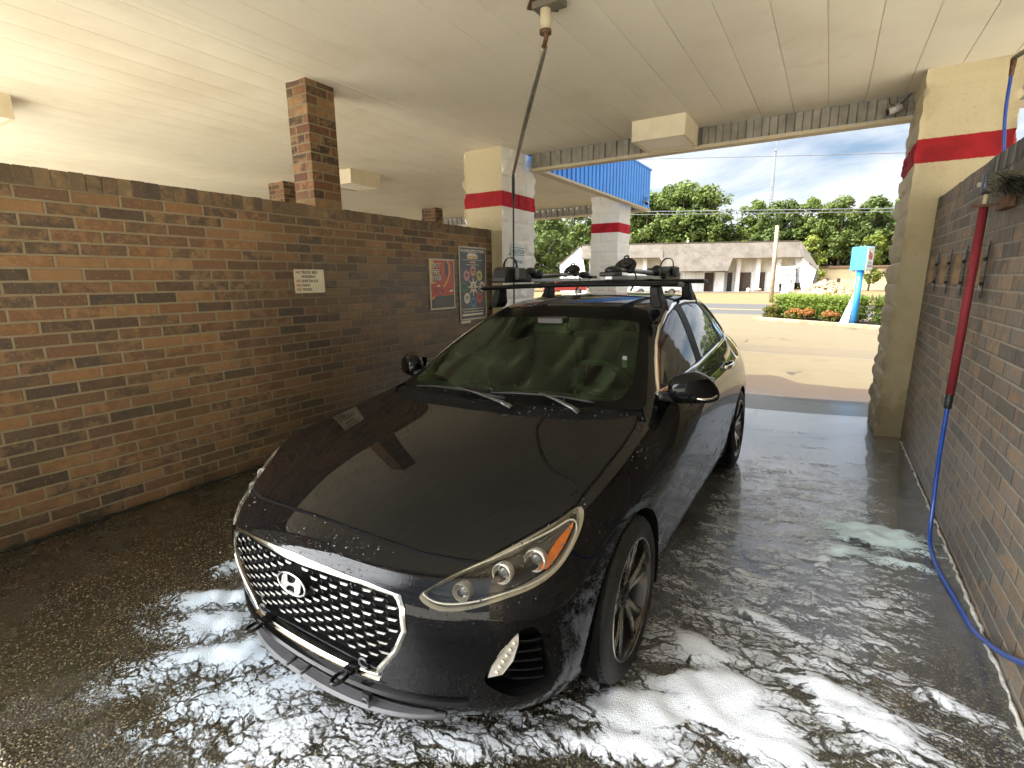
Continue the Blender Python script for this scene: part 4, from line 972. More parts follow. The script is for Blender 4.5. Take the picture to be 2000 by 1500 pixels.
# ---- headlights
for fl in (False, True):
    sx = -1 if fl else 1
    hl = empty("headlight"); hl.parent = CAR
    V, N, F, MI = _hl
    part_mesh("lamp_lens", ([v + n * .001 for v, n in zip(V, N)], N, F, MI), [LENS], hl, flip=fl)
    # housing: the lens outline pushed inwards
    c = sum(V, Vector()) / len(V)
    hv = [v - N[i] * .030 + (c - v) * .05 + Vector((0, .012, 0)) for i, v in enumerate(V)]
    part_mesh("lamp_housing", (hv, N, F, MI), [GLOSSBLK], hl, custom=False, flip=fl)
    mb = MB(); ring = [on_front(a, b, .0) for a, b in POLY_HL]; nn_ = len(ring); vs = []; fs = []
    for (p, nr) in ring:
        iw = c - p; iw = iw - nr * iw.dot(nr); iw.normalize()
        for a, b in ((.001, -.002), (.014, -.006), (.017, -.010), (.0175, -.030)):
            qq = p + iw * a + nr * b; vs.append((qq.x * sx, qq.y, qq.z))
    for i in range(nn_):
        j = (i + 1) % nn_
        for k in range(3): fs.append((i * 4 + k, i * 4 + k + 1, j * 4 + k + 1, j * 4 + k))
    mb.add(vs, fs, 0, True); mb.build("lamp_bezel", BEZEL, hl, autosmooth=40)
    dr = MB(); a = [on_front(x * .965 + .663 * .035, .69 + (y - .69) * .80, -.007) for x, y in POLY_HL]
    dr.tube([(p.x * sx, p.y, p.z) for p, n in a], .0035, 6, 0, closed=True); dr.build("light_guide", SILVER, hl)
    def proj_lamp(u, w, R, deep, mats):
        p, nr = on_front(u, w, -.020); ax = Vector((.12, -1, 0.12)).normalized()
        rot = ax.to_track_quat('Z', 'Y').to_matrix().to_4x4(); M = Matrix.Translation(p) @ rot
        if fl: M = Matrix.Diagonal((-1, 1, 1, 1)) @ M
        m_ = MB(); m_.lathe([(-deep, R * .60), (-deep * .4, R * .78), (0, R * .97), (.004, R), (.002, R * 1.06), (-.01, R * 1.10), (-deep, R * 1.0)], 'Z', 36, 0, M)
        m_.lathe([(-deep * .6, R * .72), (-deep * .6 + .004, R * .70), (-deep * .55, R * .62)], 'Z', 36, 1, M)
        m_.build("lamp_ring", mats, hl)
        l_ = MB(); l_.sphere((0, 0, -deep * .62), (R * .62, R * .62, R * .42), 24, 14, 0, M); l_.build("projector_lens", LENSBALL, hl)
    LENSBALL = simple("projector_glass", (0.20, 0.20, 0.19), 0.03, 0.55, var=0.2, coat=1.0)
    proj_lamp(.742, .698, .0330, .030, [SILVER, BRIGHT]); proj_lamp(.672, .678, .0300, .030, [SILVER, BRIGHT]); proj_lamp(.590, .642, .0270, .030, [BEZEL, BRIGHT])
    am = MB(); ap = [(.760, .674), (.768, .708), (.775, .735), (.800, .776), (.805, .764), (.801, .725), (.792, .694), (.778, .670)]
    pts = [on_front(x, y, -.013)[0] for x, y in ap]; pts2 = [on_front(x, y, -.026)[0] for x, y in ap]
    am.add([(p.x * sx, p.y, p.z) for p in pts + pts2], [tuple(range(8))] + [(i, (i + 1) % 8, 8 + (i + 1) % 8, 8 + i) for i in range(8)], 0); am.build("amber_reflector", AMBER, hl, fixn=True)
    # ---- fog recess: back panel, slats, running-lamp strip
    fg = empty("fog_recess"); fg.parent = CAR
    part_mesh("recess_panel", _fg, [DARKIN], fg, custom=False, flip=fl)
    mb = MB(); ring = [on_front(a, b, .0) for a, b in POLY_FOG]; nn_ = len(ring); vs = []; fs = []
    for (p, nr) in ring:
        for b in (.004, -.060):
            qq = p + nr * b; vs.append((qq.x * sx, qq.y, qq.z))
    for i in range(nn_): j = (i + 1) % nn_; fs.append((i * 2, i * 2 + 1, j * 2 + 1, j * 2))
    mb.add(vs, fs, 0, True); mb.build("recess_wall", GLOSSBLK, fg)
    sl = MB()
    for w in (.325, .360, .396, .432, .468):
        us = np.linspace(.715, .79, 7); pr = [on_front(u, w, -.014 - .02 * (.79 - u) / .075) for u in us]
        sl.sweep([(p.x * sx, p.y, p.z) for p, n in pr], [(-.022, -.003), (.004, -.0035), (.004, .0035), (-.022, .003)], 0, closed=False, normals=[(n.x * sx, n.y, n.z) for p, n in pr])
    sl.build("recess_slats", GLOSSBLK, fg, autosmooth=40, fixn=True)
    dl = MB(); dp = [(.664, .372), (.700, .380), (.727, .425), (.740, .480), (.740, .512), (.730, .505), (.700, .462), (.677, .415)]
    pts = [on_front(x, y, .002)[0] for x, y in dp]; pts2 = [on_front(x, y, -.028)[0] for x, y in dp]
    dl.add([(p.x * sx, p.y, p.z) for p in pts + pts2], [tuple(range(8))] + [(i, (i + 1) % 8, 8 + (i + 1) % 8, 8 + i) for i in range(8)], 0)
    o = dl.build("running_lamp", SILVER, fg, fixn=True)
    le = MB()
    for t in np.linspace(.1, .88, 6):
        a = np.array((.682, .380)) * (1 - t) + np.array((.737, .500)) * t; p, nr = on_front(a[0], a[1], .004)
        le.sphere((p.x * sx, p.y, p.z), (.0085, .004, .006), 10, 6, 0)
    le.build("running_lamp_optics", BEZEL, o)
# ---- door handles, mirrors, wipers, aerial details
for sx in (1, -1):
    for v, w in ((1.30, .905), (2.10, .925)):
        p, n = on_side(v, w, .0); m_ = MB()
        path = catmull([(p.x * sx, v - .10, w - .004), ((p.x + .026) * sx, v - .085, w), ((p.x + .036) * sx, v - .02, w + .004), ((p.x + .036) * sx, v + .05, w + .006), ((p.x + .024) * sx, v + .095, w + .006), (p.x * sx, v + .105, w + .006)], 5)
        m_.tube(path, .0125, 10, 0, True, flat=(1.25, .8), up=(0, 0, 1)); m_.build("door_handle", BRIGHT if sx > 0 else PAINT, CAR)
    mr = empty("mirror"); mr.parent = CAR
    m_ = MB(); bm = bmesh.new(); bmesh.ops.create_uvsphere(bm, u_segments=32, v_segments=20, radius=1)
    for v in bm.verts:
        x, y, z = v.co; e = .78
        sg = lambda a, e: math.copysign(abs(a) ** e, a)
        x, y, z = sg(x, .80), sg(y, .9), sg(z, .80)
        tp = 1 - .30 * max(0, x) ** 1.6        # tapers outwards
        uu = .920 + x * .112; ww = 1.012 + z * .078 * tp - .030 * max(0, x) ** 2 + .012 * (1 - abs(x)); vv = .745 + y * .085 * (1 - .25 * max(0, x)) + x * .045
        if y > .2: vv = min(vv, .800 + x * .045)
        v.co = Vector((uu * sx, vv, ww))
    if sx < 0: bmesh.ops.reverse_faces(bm, faces=bm.faces[:])
    m_.bm(bm, 0, None, True); bm.free(); m_.build("mirror_shell", PAINT, mr)
    st = MB(); st.tube([(x * sx, y, z) for x, y, z in catmull([(.920, .692, .985), (.965, .690, .979), (1.005, .714, .980), (1.026, .760, .987)], 5)], .0062, 8, 0, True, flat=(1.0, .6)); st.build("mirror_strip", CHROME, mr)
    ar = MB(); ar.tube([(x * sx, y, z) for x, y, z in catmull([(.772, .66, .985), (.81, .69, .975), (.86, .735, .968), (.91, .75, .965)], 4)], [.030] * 13, 10, 0, True, flat=(.75, 1.3)); ar.build("mirror_arm", MATBLK, mr)
    gp = MB(); gp.box((.835 * sx if sx > 0 else -1.0, .800, .955), (1.0 if sx > 0 else -.835, .806, 1.065), 0); gp.build("mirror_glass", BRIGHT, mr)
def wiper(a, b, pv, name):
    w = empty("wiper"); w.parent = CAR
    def gl(p, off): q_, n_ = on_top(p[0], p[1], off); return q_
    bl = MB(); bl.tube([gl((lerp(a[0], b[0], t), lerp(a[1], b[1], t)), .014) for t in np.linspace(0, 1, 14)], .0075, 8, 0, True, flat=(.7, 1.2)); bl.build("wiper_blade", MATBLK, w)
    mid = (lerp(a[0], b[0], .5), lerp(a[1], b[1], .5)); arm = MB()
    arm.tube([gl(pv, .018), gl((lerp(pv[0], mid[0], .15), lerp(pv[1], mid[1], .15)), .030), gl((lerp(pv[0], mid[0], .6), lerp(pv[1], mid[1], .6)), .032), gl(mid, .024)], [.017, .015, .011, .007], 8, 0, True, flat=(.55, 1.1)); arm.build("wiper_arm", WIPM, w)
WIPM = simple("wiper_arm_satin", (0.11, 0.11, 0.11), 0.22, 0.5)
wiper((-.52, .37), (.12, .30), (.20, .235), "l"); wiper((.02, .33), (.55, .40), (.52, .30), "r")
# ---- wheels
def wheel(vc, sx, steer):
    w = empty("wheel"); w.parent = CAR
    zc = .318; M = Matrix.Translation((.782 * sx, vc, zc)) @ Matrix.Rotation(steer, 4, 'Z') @ Matrix.Diagonal((sx, 1, 1, 1))
    def bld(m_, name, mats, **k):
        o = m_.build(name, mats, w, **k); return o
    ty = MB(); hw = .113
    ty.lathe([(hw - .012, .232), (hw - .004, .238), (hw, .255), (hw - .001, .285), (hw - .010, .304), (hw - .026, .3145), (.062, .3175), (.058, .3105), (.050, .3105), (.046, .318), (.012, .3185), (.009, .311), (-.009, .311), (-.012, .3185), (-.046, .318), (-.050, .3105), (-.058, .3105), (-.062, .3175), (-hw + .026, .3145), (-hw + .010, .304), (-hw, .27), (-hw + .012, .232)], 'X', 72, 0, M)
    # lateral tread blocks on the shoulders
    for k in range(60):
        an = 2 * math.pi * k / 60; R = Matrix.Rotation(an, 4, 'X')
        ty.box((.070, -.010, .312), (hw - .022, .006, .3165), 0, M @ R)
    ty.lathe([(hw - .0005, .262), (hw + .0012, .264), (hw + .0012, .268), (hw - .0005, .270)], 'X', 72, 0, M)
    bld(ty, "tyre", RUBBER, fixn=True)
    rm = MB(); rm.lathe([(.100, .2345), (.107, .2330), (.108, .2285), (.100, .2240), (.090, .2215), (.060, .214), (-.095, .205), (-.100, .232)], 'X', 72, 0, M)
    for k in range(5):
        for s in (-1, 1):
            an = 2 * math.pi * k / 5 + s * .19 + .2; an2 = 2 * math.pi * k / 5 + s * .235 + .2
            def pt(r, da, x, base): return (x, r * math.cos(base + da), r * math.sin(base + da))
            r0, r1 = .050, .222
            a0, a1 = an - s * .08, an2
            for mi, (e0, e1, x0, x1) in ((0, (.30, .085, .000, .000)), (1, (.20, .045, .004, .004))):
                q0 = [pt(r0, -e0, .070 + x0, a0), pt(r0, e0, .070 + x0, a0)]; q1 = [pt(r1, -e1, .092 + x1, a1), pt(r1, e1, .092 + x1, a1)]
                qm = [pt(.14, -e1 * 1.5, .086 + x0, (a0 + a1) / 2), pt(.14, e1 * 1.5, .086 + x0, (a0 + a1) / 2)]
                d = .030 if mi == 0 else .004
                top = [q0[0], qm[0], q1[0], q1[1], qm[1], q0[1]]; bot = [(x - d, y, z) for x, y, z in top]
                rm.add(top + bot, [(0, 1, 4, 5), (1, 2, 3, 4), (7, 6, 11, 10), (8, 7, 10, 9)] + [(i, 6 + i, 6 + (i + 1) % 6, (i + 1) % 6) for i in range(6)], mi, False, M)
        an = 2 * math.pi * k / 5 + .2
        rm.tube([(.074, .030 * math.cos(an + .6), .030 * math.sin(an + .6)), (.050, .030 * math.cos(an + .6), .030 * math.sin(an + .6))], .008, 8, 2, True, M)
    rm.lathe([(.040, .058), (.072, .056), (.074, .048), (.060, .036), (.062, .028), (.080, .026), (.083, .020), (.083, .0005)], 'X', 32, 2, M)
    rm.lathe([(.1065, .2345), (.1095, .231), (.1075, .2275)], 'X', 72, 1, M)
    bld(rm, "rim", [ALLOY_D, ALLOY_M, GLOSSBLK], fixn=False)
    dk = MB(); dk.lathe([(.030, .06), (.030, .150), (.006, .150), (.006, .06)], 'X', 40, 0, M); dk.box((.0, .06, -.07), (.055, .165, .07), 1, M, .01); bld(dk, "brake_disc", [DISCM, GREYPL])
for vc, st in ((0.0, rad(1.0)), (2.65, 0)):
    for sx in (1, -1): wheel(vc, sx, st)
# wheel housings, floor pan, cabin
for vc in (0.0, 2.65):
    for sx in (1, -1):
        wh = MB(); prof = [(.352 * math.cos(a), .352 * math.sin(a)) for a in np.linspace(-.35, math.pi + .35, 28)]
        vs = []; fs = []
        for (y, z) in prof:
            for x in (.50, .885): vs.append((x * sx, vc + y * 1.002, .318 + z * 1.002))
        for i in range(27): fs.append((i * 2, i * 2 + 1, i * 2 + 3, i * 2 + 2))
        wh.add(vs, fs, 0, True); wh.add([(.50 * sx, vc + y, .318 + z) for y, z in prof], [tuple(range(28))], 0); wh.build("wheel_housing", DARKIN, CAR)
fp = MB(); fp.box((-.50, -.70, .19), (.50, 3.3, .22)); fp.box((-.80, .40, .185), (.80, 2.24, .215)); fp.build("floor_pan", DARKIN, CAR)
cb = MB()   # interior: dash, seats, wheel
cb.sweep([(-.70, .62, .93), (0, .56, .955), (.70, .62, .93)], [(0, -.10), (.02, .10), (-.10, .32), (-.45, .30), (-.45, -.08)], 0, closed=False, normals=[(0, 0, 1)] * 3)
cb.build("dashboard", DASHM, CAR, autosmooth=30, fixn=True)
sw = MB(); c0 = Vector((.36, .93, .93)); ax = Vector((0, 1, .45)).normalized(); R = ax.to_track_quat('Z', 'Y').to_matrix()
sw.tube([c0 + R @ Vector((.185 * math.cos(a), .185 * math.sin(a), 0)) for a in np.linspace(0, 2 * math.pi, 37)[:-1]], .015, 10, 0, closed=True); sw.tube([c0 + R @ Vector((-.18, 0, 0)), c0 - R @ Vector((0, 0, .03)), c0 + R @ Vector((.18, 0, 0))], .02, 8, 0); sw.build("steering_wheel", simple("steering_leather", (.018, .018, .016), .35), CAR)
for sx in (1, -1):
    st_ = MB(); st_.box((sx * .36 - .24, 1.22, .42), (sx * .36 + .24, 1.74, .60), 0, None, .05)
    Mx = Matrix.Translation((sx * .36, 1.72, .55)) @ Matrix.Rotation(rad(-18), 4, 'X'); st_.box((-.23, -.06, 0), (.23, .07, .60), 0, Mx, .05); st_.box((-.13, -.03, .64), (.13, .06, .84), 0, Mx, .04); st_.build("seat", SEATM, CAR, autosmooth=40)
rs = MB(); rs.box((-.62, 2.1, .42), (.62, 2.62, .60), 0, None, .05); Mx = Matrix.Translation((0, 2.62, .55)) @ Matrix.Rotation(rad(-18), 4, 'X'); rs.box((-.62, -.06, 0), (.62, .07, .55), 0, Mx, .05); rs.build("rear_seat", SEATM, CAR, autosmooth=40)
hd = MB(); hd.box((-.46, 1.36, 1.352), (.46, 2.6, 1.364), 0, None, .004); hd.build("headliner", simple("headliner_felt", (.16, .15, .12), .9), CAR)
rv = MB(); rv.box((-.13, 1.02, 1.225), (.11, 1.045, 1.295), 0, None, .010); rv.tube([(0, 1.05, 1.29), (0, 1.08, 1.33)], .012, 8); rv.box((-.09, 1.00, 1.285), (.09, 1.10, 1.33), 0, None, .01); rv.build("rear_view_mirror", simple("mirror_housing", (.018, .012, .008), .4), CAR)
stk = MB(); a = on_front(.57, 1.135, -.012)[0]; stk.box((a.x - .012, a.y, a.z - .03), (a.x + .012, a.y + .002, a.z + .03)); stk.build("windshield_sticker", simple("pale_sticker", (.10, .12, .10), .5), CAR)
# beads of water standing on hood, nose and wing
wb = MB(); rr = random.Random(77); made = 0; bs = bmesh.new(); bmesh.ops.create_icosphere(bs, subdivisions=1, radius=1); bvv = [v.co.copy() for v in bs.verts]; bff = [[v.index for v in f.verts] for f in bs.faces]; bs.free()
while made < 1900:
    u, v = rr.uniform(-.86, .86), rr.uniform(-.84, .42)
    if mnoise.noise(Vector((u * 3.1, v * 3.1, 2.0))) < rr.uniform(-.35, .45): continue
    if BVH.ray_cast(Vector((abs(u), v, 3)), Vector((0, 0, -1)))[0] is None: continue
    p, n = on_top(u, v, 0.0)
    if n.z < .25 or p.z < .45: continue
    r_ = rr.choice((.0014, .0018, .0018, .0024, .0032, .0042)); t = n.orthogonal().normalized(); b = n.cross(t); sx_, sy_ = rr.uniform(.8, 1.5), rr.uniform(.8, 1.2); made += 1
    wb.add([p + n * (c.z * r_ * .55 + .0012) + t * c.x * r_ * sx_ + b * c.y * r_ * sy_ for c in bvv], bff, 0, True)
BEAD = NT("water_bead"); BEAD.set(color=(.012, .012, .012), rough=.03, ior=1.6, spec=1.0)
o = wb.build("water_beads", BEAD.mat, CAR); o["kind"] = "stuff"
B.free()
# ------------------------------------------------------------------ things in and around the bay
WOOD = simple("weathered_wood", (.23, .155, .085), .8, var=.25, scale=12, bump=.3, bscale=80)
GALV = simple("dull_galvanised_pipe", (.22, .20, .15), .42, .7, var=.15)
RUST = simple("rusty_fitting", (.13, .065, .03), .7, .3, var=.3, scale=30)
HOSEB = simple("black_rubber_hose", (.008, .008, .009), .45)
HOSEBLUE = simple("blue_rubber_hose", (.010, .055, .30), .32, var=.08, coat=.3)
REDFOAM = simple("dark_red_foam_sleeve", (.16, .007, .012), .75, var=.12, scale=30, bump=.3, bscale=160)
TAPE = simple("black_tape", (.010, .010, .010), .5)
# ---- roof bars and the two folded bike carriers
BARM = simple("black_aero_bar", (.004, .004, .004), .5, var=.1, spec=.2)
for v0, lab in ((1.31, "front black roof bar clamped across the wet hatchback"), (2.06, "rear black roof bar clamped across the wet hatchback")):
    r = empty("roof_bar", label=lab, cat="roof bar", group="two roof bars"); r.matrix_world = CAR.matrix_world @ Matrix.Translation((0, v0, 0))
    m_ = MB(); zb = 1.520 + (.012 if v0 > 2 else 0); hw = .70 if v0 < 2 else .685
    m_.tube([(x, 0, zb - .012 * (abs(x) / .7) ** 2) for x in np.linspace(-hw, hw, 15)], .040, 14, 0, True, flat=(.36, 1.0), up=(0, 0, 1)); m_.build("crossbar", BARM, r)
    m_ = MB()
    for k_ in range(60): x = lerp(-hw + .02, hw - .02, k_ / 59); m_.box((x - .0055, -.008, zb + .0125 - .012 * (abs(x) / .7) ** 2), (x + .0055, .008, zb + .0165 - .012 * (abs(x) / .7) ** 2))
    m_.build("rubber_strip", RUBBER, r)
    for s in (-1, 1):
        m_ = MB(); m_.tube([(s * (hw + dx), 0, zb - .0118) for dx in (-.004, .012)], [.041, .034], 14, 0, True, flat=(.37, 1.0), up=(0, 0, 1)); m_.build("end_cap", GREYPL, r)
        ft = MB(); z0 = 1.392 if v0 < 2 else 1.404
        path = [(s * .555, 0, zb - .02), (s * .563, 0, zb - .07), (s * .575, 0, z0 + .015), (s * .585, 0, z0 - .02)]
        secs = [(.026, .046), (.028, .054), (.036, .068), (.024, .064)]; vs = []
        for (x, y, z), (a, b) in zip(path, secs):
            for dx, dy in ((-1, -1), (1, -1), (1, 1), (-1, 1)): vs.append((x + dx * a, y + dy * b, z))
        fs = [(i * 4 + k_, i * 4 + (k_ + 1) % 4, (i + 1) * 4 + (k_ + 1) % 4, (i + 1) * 4 + k_) for i in range(3) for k_ in range(4)] + [(3, 2, 1, 0), (12, 13, 14, 15)]
        ft.add(vs, fs, 0); o = ft.build("foot", BARM, r, fixn=True); bv = o.modifiers.new("b", 'BEVEL'); bv.width = .009; bv.segments = 2; bv.limit_method = 'ANGLE'
        st_ = MB(); st_.tube([(s * .625, -.02, z0 + .01), (s * .632, -.02, z0 - .015), (s * .638, -.02, z0 - .035)], .007, 6, 0, True, flat=(.4, 3.0)); st_.build("clamp_strap", BARM, r)
SILV = simple("brushed_aluminium_rail", (.30, .30, .30), .32, .9)
CARRB = simple("black_carrier_plastic", (.006, .006, .006), .5, bump=.2, bscale=120)
CARRG = simple("grey_carrier_rubber", (.07, .07, .07), .6)
def carrier(u, v0, v1, label, flip):
    """folded upright bike carrier: rail, big head with strap loop at one end, wheel tray at the other, claw in between"""
    r = empty("bike_carrier", label=label, cat="bike carrier", group="folded bike carriers on the roof bars"); r.matrix_world = CAR.matrix_world @ Matrix.Translation((u, 0, 1.556))
    d = -1 if flip else 1; Y = lambda t: (v1 + (v0 - v1) * t) if flip else (v0 + (v1 - v0) * t)
    m_ = MB(); m_.box((-.026, min(v0, v1), -.012), (.026, max(v0, v1), .016), 0, None, .005); m_.build("rail", SILV, r)
    hd_ = MB(); prof = [(0, -.012), (0, .030), (.05, .052), (.13, .070), (.20, .090), (.30, .092), (.33, .080), (.36, .020), (.36, -.012)]
    L_ = abs(v1 - v0); pts = [(Y(1) - d * (.36 - a) + d * .03, z) for a, z in prof]
    hd_.add([(-.055, y, z) for y, z in pts] + [(.055, y, z) for y, z in pts], [tuple(range(9)), tuple(range(17, 8, -1))] + [(i, (i + 1) % 9, 9 + (i + 1) % 9, 9 + i) for i in range(9)], 0)
    o = hd_.build("carrier_head", CARRB, r, fixn=True); bv = o.modifiers.new("b", 'BEVEL'); bv.width = .012; bv.segments = 2; bv.limit_method = 'ANGLE'
    lp = MB(); ye = Y(1) - d * .13
    lp.tube(catmull([(-.05, ye, .075), (-.045, ye + d * .010, .115), (-.015, ye + d * .015, .150), (.025, ye + d * .015, .152), (.050, ye + d * .01, .125), (.055, ye, .07)], 6), .0075, 8, 0, True, flat=(.45, 2.0)); lp.build("strap_loop", CARRB, r)
    gb_ = MB(); gb_.box((.058, ye - .05, .005), (.095, ye + .05, .085), 0, None, .012); gb_.build("head_pad", CARRG, r)
    tr = MB(); tr.box((-.055, Y(.0) - .02, .010), (.055, Y(.0) + .10, .036), 0, None, .010); tr.sphere((0, Y(.06), .045), (.05, .08, .028), 16, 10); tr.build("wheel_tray", CARRB, r)
    arm = MB(); arm.tube([(.0, Y(.60), .036), (.0, Y(.32), .046), (-.01, Y(.14), .050)], [.022, .019, .016], 10, 0, True, flat=(.8, 1.2)); arm.build("folding_arm", SILV, r)
    cl = MB(); c0 = Y(.22)
    cl.tube(catmull([(-.045, c0 - .05, .035), (-.05, c0, .085), (0, c0 + .02, .112), (.05, c0, .085), (.045, c0 - .05, .035)], 5), .017, 8, 0, True, flat=(.8, 1.3)); cl.sphere((.0, c0 + .02, .078), (.040, .055, .030), 16, 10); cl.tube(catmull([(-.012, c0, .10), (-.014, c0 + .01, .135), (.012, c0 + .01, .138), (.014, c0, .10)], 5), .0055, 6); cl.build("frame_claw", CARRB, r)
    kn = MB(); kn.cyl((-.045, Y(.66), .042), (.045, Y(.66), .042), .030, 14); kn.sphere((0, Y(.72), .060), (.04, .06, .035), 14, 8); kn.build("arm_hinge", CARRB, r)
    stp = MB(); stp.tube(catmull([(.05, c0, .06), (.07, c0, .0), (.06, c0 - .02, -.05), (.045, c0 - .03, -.085)], 5), .010, 6, 0, True, flat=(.3, 1.2)); stp.build("loose_strap", CARRB, r)
carrier(-.43, 1.12, 2.55, "folded black bike carrier with big strap head at the windscreen end", True)
carrier(.29, 1.22, 2.62, "folded black bike carrier with its strap loop towards the tailgate", False)
# ---- overhead boom with black hose
BOOM = empty("wash_boom", (-1.655, 3.06, 3.23), label="steel overhead wash boom with black hose hanging by the mottled wall", cat="wash boom")
def rel(p, o=(-1.655, 3.06, 3.23)): return (p[0] - o[0], p[1] - o[1], p[2] - o[2])
m_ = MB(); m_.prism([(-.10, -.10), (.10, -.10), (.10, .10), (-.10, .10)], -.014, .0, 0, Matrix.Rotation(rad(40), 4, 'Z')); m_.box((-.07, -.05, -.05), (.12, .05, -.014), 1); m_.build("ceiling_plate", [RUST, GALV], BOOM)
m_ = MB(); m_.cyl((0, 0, -.012), (0, 0, -.17), .033, 20); m_.cyl((0, 0, -.165), (0, 0, -.185), .037, 20, 1); m_.build("swivel_housing", [simple("cream_pipe_paint", (.50, .43, .28), .5, var=.2), RUST], BOOM)
tip = rel((-3.46, 5.585, 2.84)); elb = (tip[0] * .012, tip[1] * .012, -.225)
m_ = MB(); m_.tube(catmull([(0, 0, -.18), (.002, .004, -.205), elb, (tip[0] * .03, tip[1] * .03, -.236)], 5), .0145, 10); m_.build("swivel_elbow", RUST, BOOM)
m_ = MB(); m_.tube([(tip[0] * .02, tip[1] * .02, -.232), (tip[0] * .5, tip[1] * .5, -.30), tip], [.0215, .0205, .019], 14); m_.build("boom_arm", GALV, BOOM)
m_ = MB(); p = Vector(tip); m_.tube([tuple(p + Vector((0, 0, .012))), tuple(p + Vector((-.006, .006, -.02))), tuple(p + Vector((-.008, .008, -.30)))], .017, 10)
for k_ in range(14): m_.lathe([(-.006, .019), (0, .0215), (.006, .019)], 'Z', 12, 0, Matrix.Translation(p + Vector((-.007, .007, -.05 - k_ * .018))))
m_.build("spring_guard", HOSEB, BOOM)
m_ = MB(); m_.tube(catmull([tuple(p + Vector((-.008, .008, -.28))), tuple(p + Vector((-.010, .01, -.9))), tuple(p + Vector((-.006, .005, -1.7))), tuple(p + Vector((-.02, .02, -2.2))), tuple(p + Vector((-.10, .05, -2.62))), tuple(p + Vector((-.25, -.05, -2.78))), tuple(p + Vector((-.33, -.45, -2.80)))], 8), .0105, 10); m_.build("hose", HOSEB, BOOM)
# second boom beyond the dark wall
B2 = empty("foam_boom", (1.32, 4.28, 3.23), label="slim steel boom with short blue hose behind the dark brick wall", cat="wash boom")
o2 = (1.32, 4.28, 3.23); t2 = rel((.905, 5.02, 3.005), o2)
m_ = MB(); m_.cyl((0, 0, 0), (0, 0, -.14), .022, 14); m_.prism([(-.08, -.08), (.08, -.08), (.08, .08), (-.08, .08)], -.010, 0); m_.build("swivel_housing", GALV, B2)
m_ = MB(); m_.tube([(0, 0, -.13), tuple(Vector(t2) * .97 + Vector((0, 0, .0))), t2], .0165, 12); m_.build("boom_arm", GALV, B2)
m_ = MB(); m_.tube([t2, tuple(Vector(t2) + Vector((0, 0, -.11)))], [.018, .0135], 10); m_.build("hose_fitting", RUST, B2)
m_ = MB(); m_.tube(catmull([tuple(Vector(t2) + Vector((0, 0, -.08))), tuple(Vector(t2) + Vector((.006, .0, -.35))), tuple(Vector(t2) + Vector((.04, .0, -.65))), tuple(Vector(t2) + Vector((.09, .0, -1.1))), tuple(Vector(t2) + Vector((.10, -.02, -1.6)))], 6), .0105, 10); m_.build("hose", HOSEBLUE, B2)
# ---- foam brush on the dark wall
BR = empty("foam_brush", (.62, 3.5, 1.93), label="foam brush with dark red handle hanging head up on the dark brick wall", cat="brush")
m_ = MB(); m_.tube([(.0, .010, -.03), (-.004, -.004, -.50), (-.008, -.022, -1.00)], .0195, 14); m_.build("handle", REDFOAM, BR)
m_ = MB(); m_.tube([(.0, .012, -.04), (.004, .016, .06)], .012, 12); m_.box((-.022, -.02, .03), (.030, .05, .065), 1, None, .006); m_.build("brush_neck", [simple("pale_brush_tube", (.40, .35, .20), .5), MATBLK], BR)
m_ = MB(); m_.tube([(-.0085, -.022, -.985), (-.010, -.028, -1.075)], .0170, 12)
for k_ in range(5): m_.lathe([(-.006, .0172), (0, .0185), (.006, .0172)], 'Z', 14, 0, Matrix.Translation((-.0095, -.026, -1.00 - k_ * .016)))
m_.build("tape_grip", TAPE, BR)
m_ = MB(); hp = [Vector((.655, 3.50, 2.005)), Vector((.640, 3.20, 2.035))]; 
Mh = Matrix.Translation((.018, -.01, .075)) @ Matrix.Rotation(rad(6), 4, 'X')
m_.box((-.050, -.045, -.012), (.045, .085, .012), 0, Mh, .006); m_.build("brush_block", simple("cream_plastic_block", (.48, .43, .32), .5), BR)
m_ = MB(); m_.box((-.056, -.095, -.034), (.052, -.035, .052), 0, Mh, .012); m_.build("head_band", simple("navy_plastic_band", (.006, .016, .055), .4), BR)
m_ = MB(); rr = random.Random(3)
for k_ in range(260):
    x = rr.uniform(-.048, .046); z = rr.uniform(-.030, .045); y = -.09; L_ = rr.uniform(.25, .33)
    m_.tube([Mh @ Vector((x, y, z)), Mh @ Vector((x * 1.1, y - L_ * .5, z * 1.1 - .004)), Mh @ Vector((x * 1.18 + rr.uniform(-.008, .008), y - L_, z * 1.15 - .028 + rr.uniform(-.012, .008)))], [.0042, .0040, .0018], 4, 0, False)
m_.build("bristles", simple("hog_hair_bristle", (.105, .10, .062), .8, var=.4, scale=25), BR)
m_ = MB(); m_.box((.045, -.16, -.055), (.083, .03, .02), 0, None, .006); m_.box((-.055, -.03, -.035), (.05, -.018, -.022), 0); m_.build("wall_holder", RUST, BR)
# blue hose from the brush grip to the floor and out of frame
m_ = MB(); o0 = (.62, 3.5, 1.93)
hz = [(.610, 3.473, .86), (.612, 3.480, .70), (.618, 3.50, .52), (.622, 3.47, .30), (.615, 3.36, .125), (.618, 3.12, .095), (.640, 2.86, .092), (.662, 2.62, .092), (.672, 2.40, .160), (.672, 2.22, .24), (.672, 2.05, .335), (.672, 1.8, .52), (.672, 1.5, .80), (.668, 1.25, 1.10), (.668, 1.10, 1.32), (.700, 1.06, 1.36)]
m_.tube(catmull(hz, 8), .0105, 12); o = m_.build("hose", HOSEBLUE); tag(o, "blue hose looping from the red brush handle down to the floor", "hose")
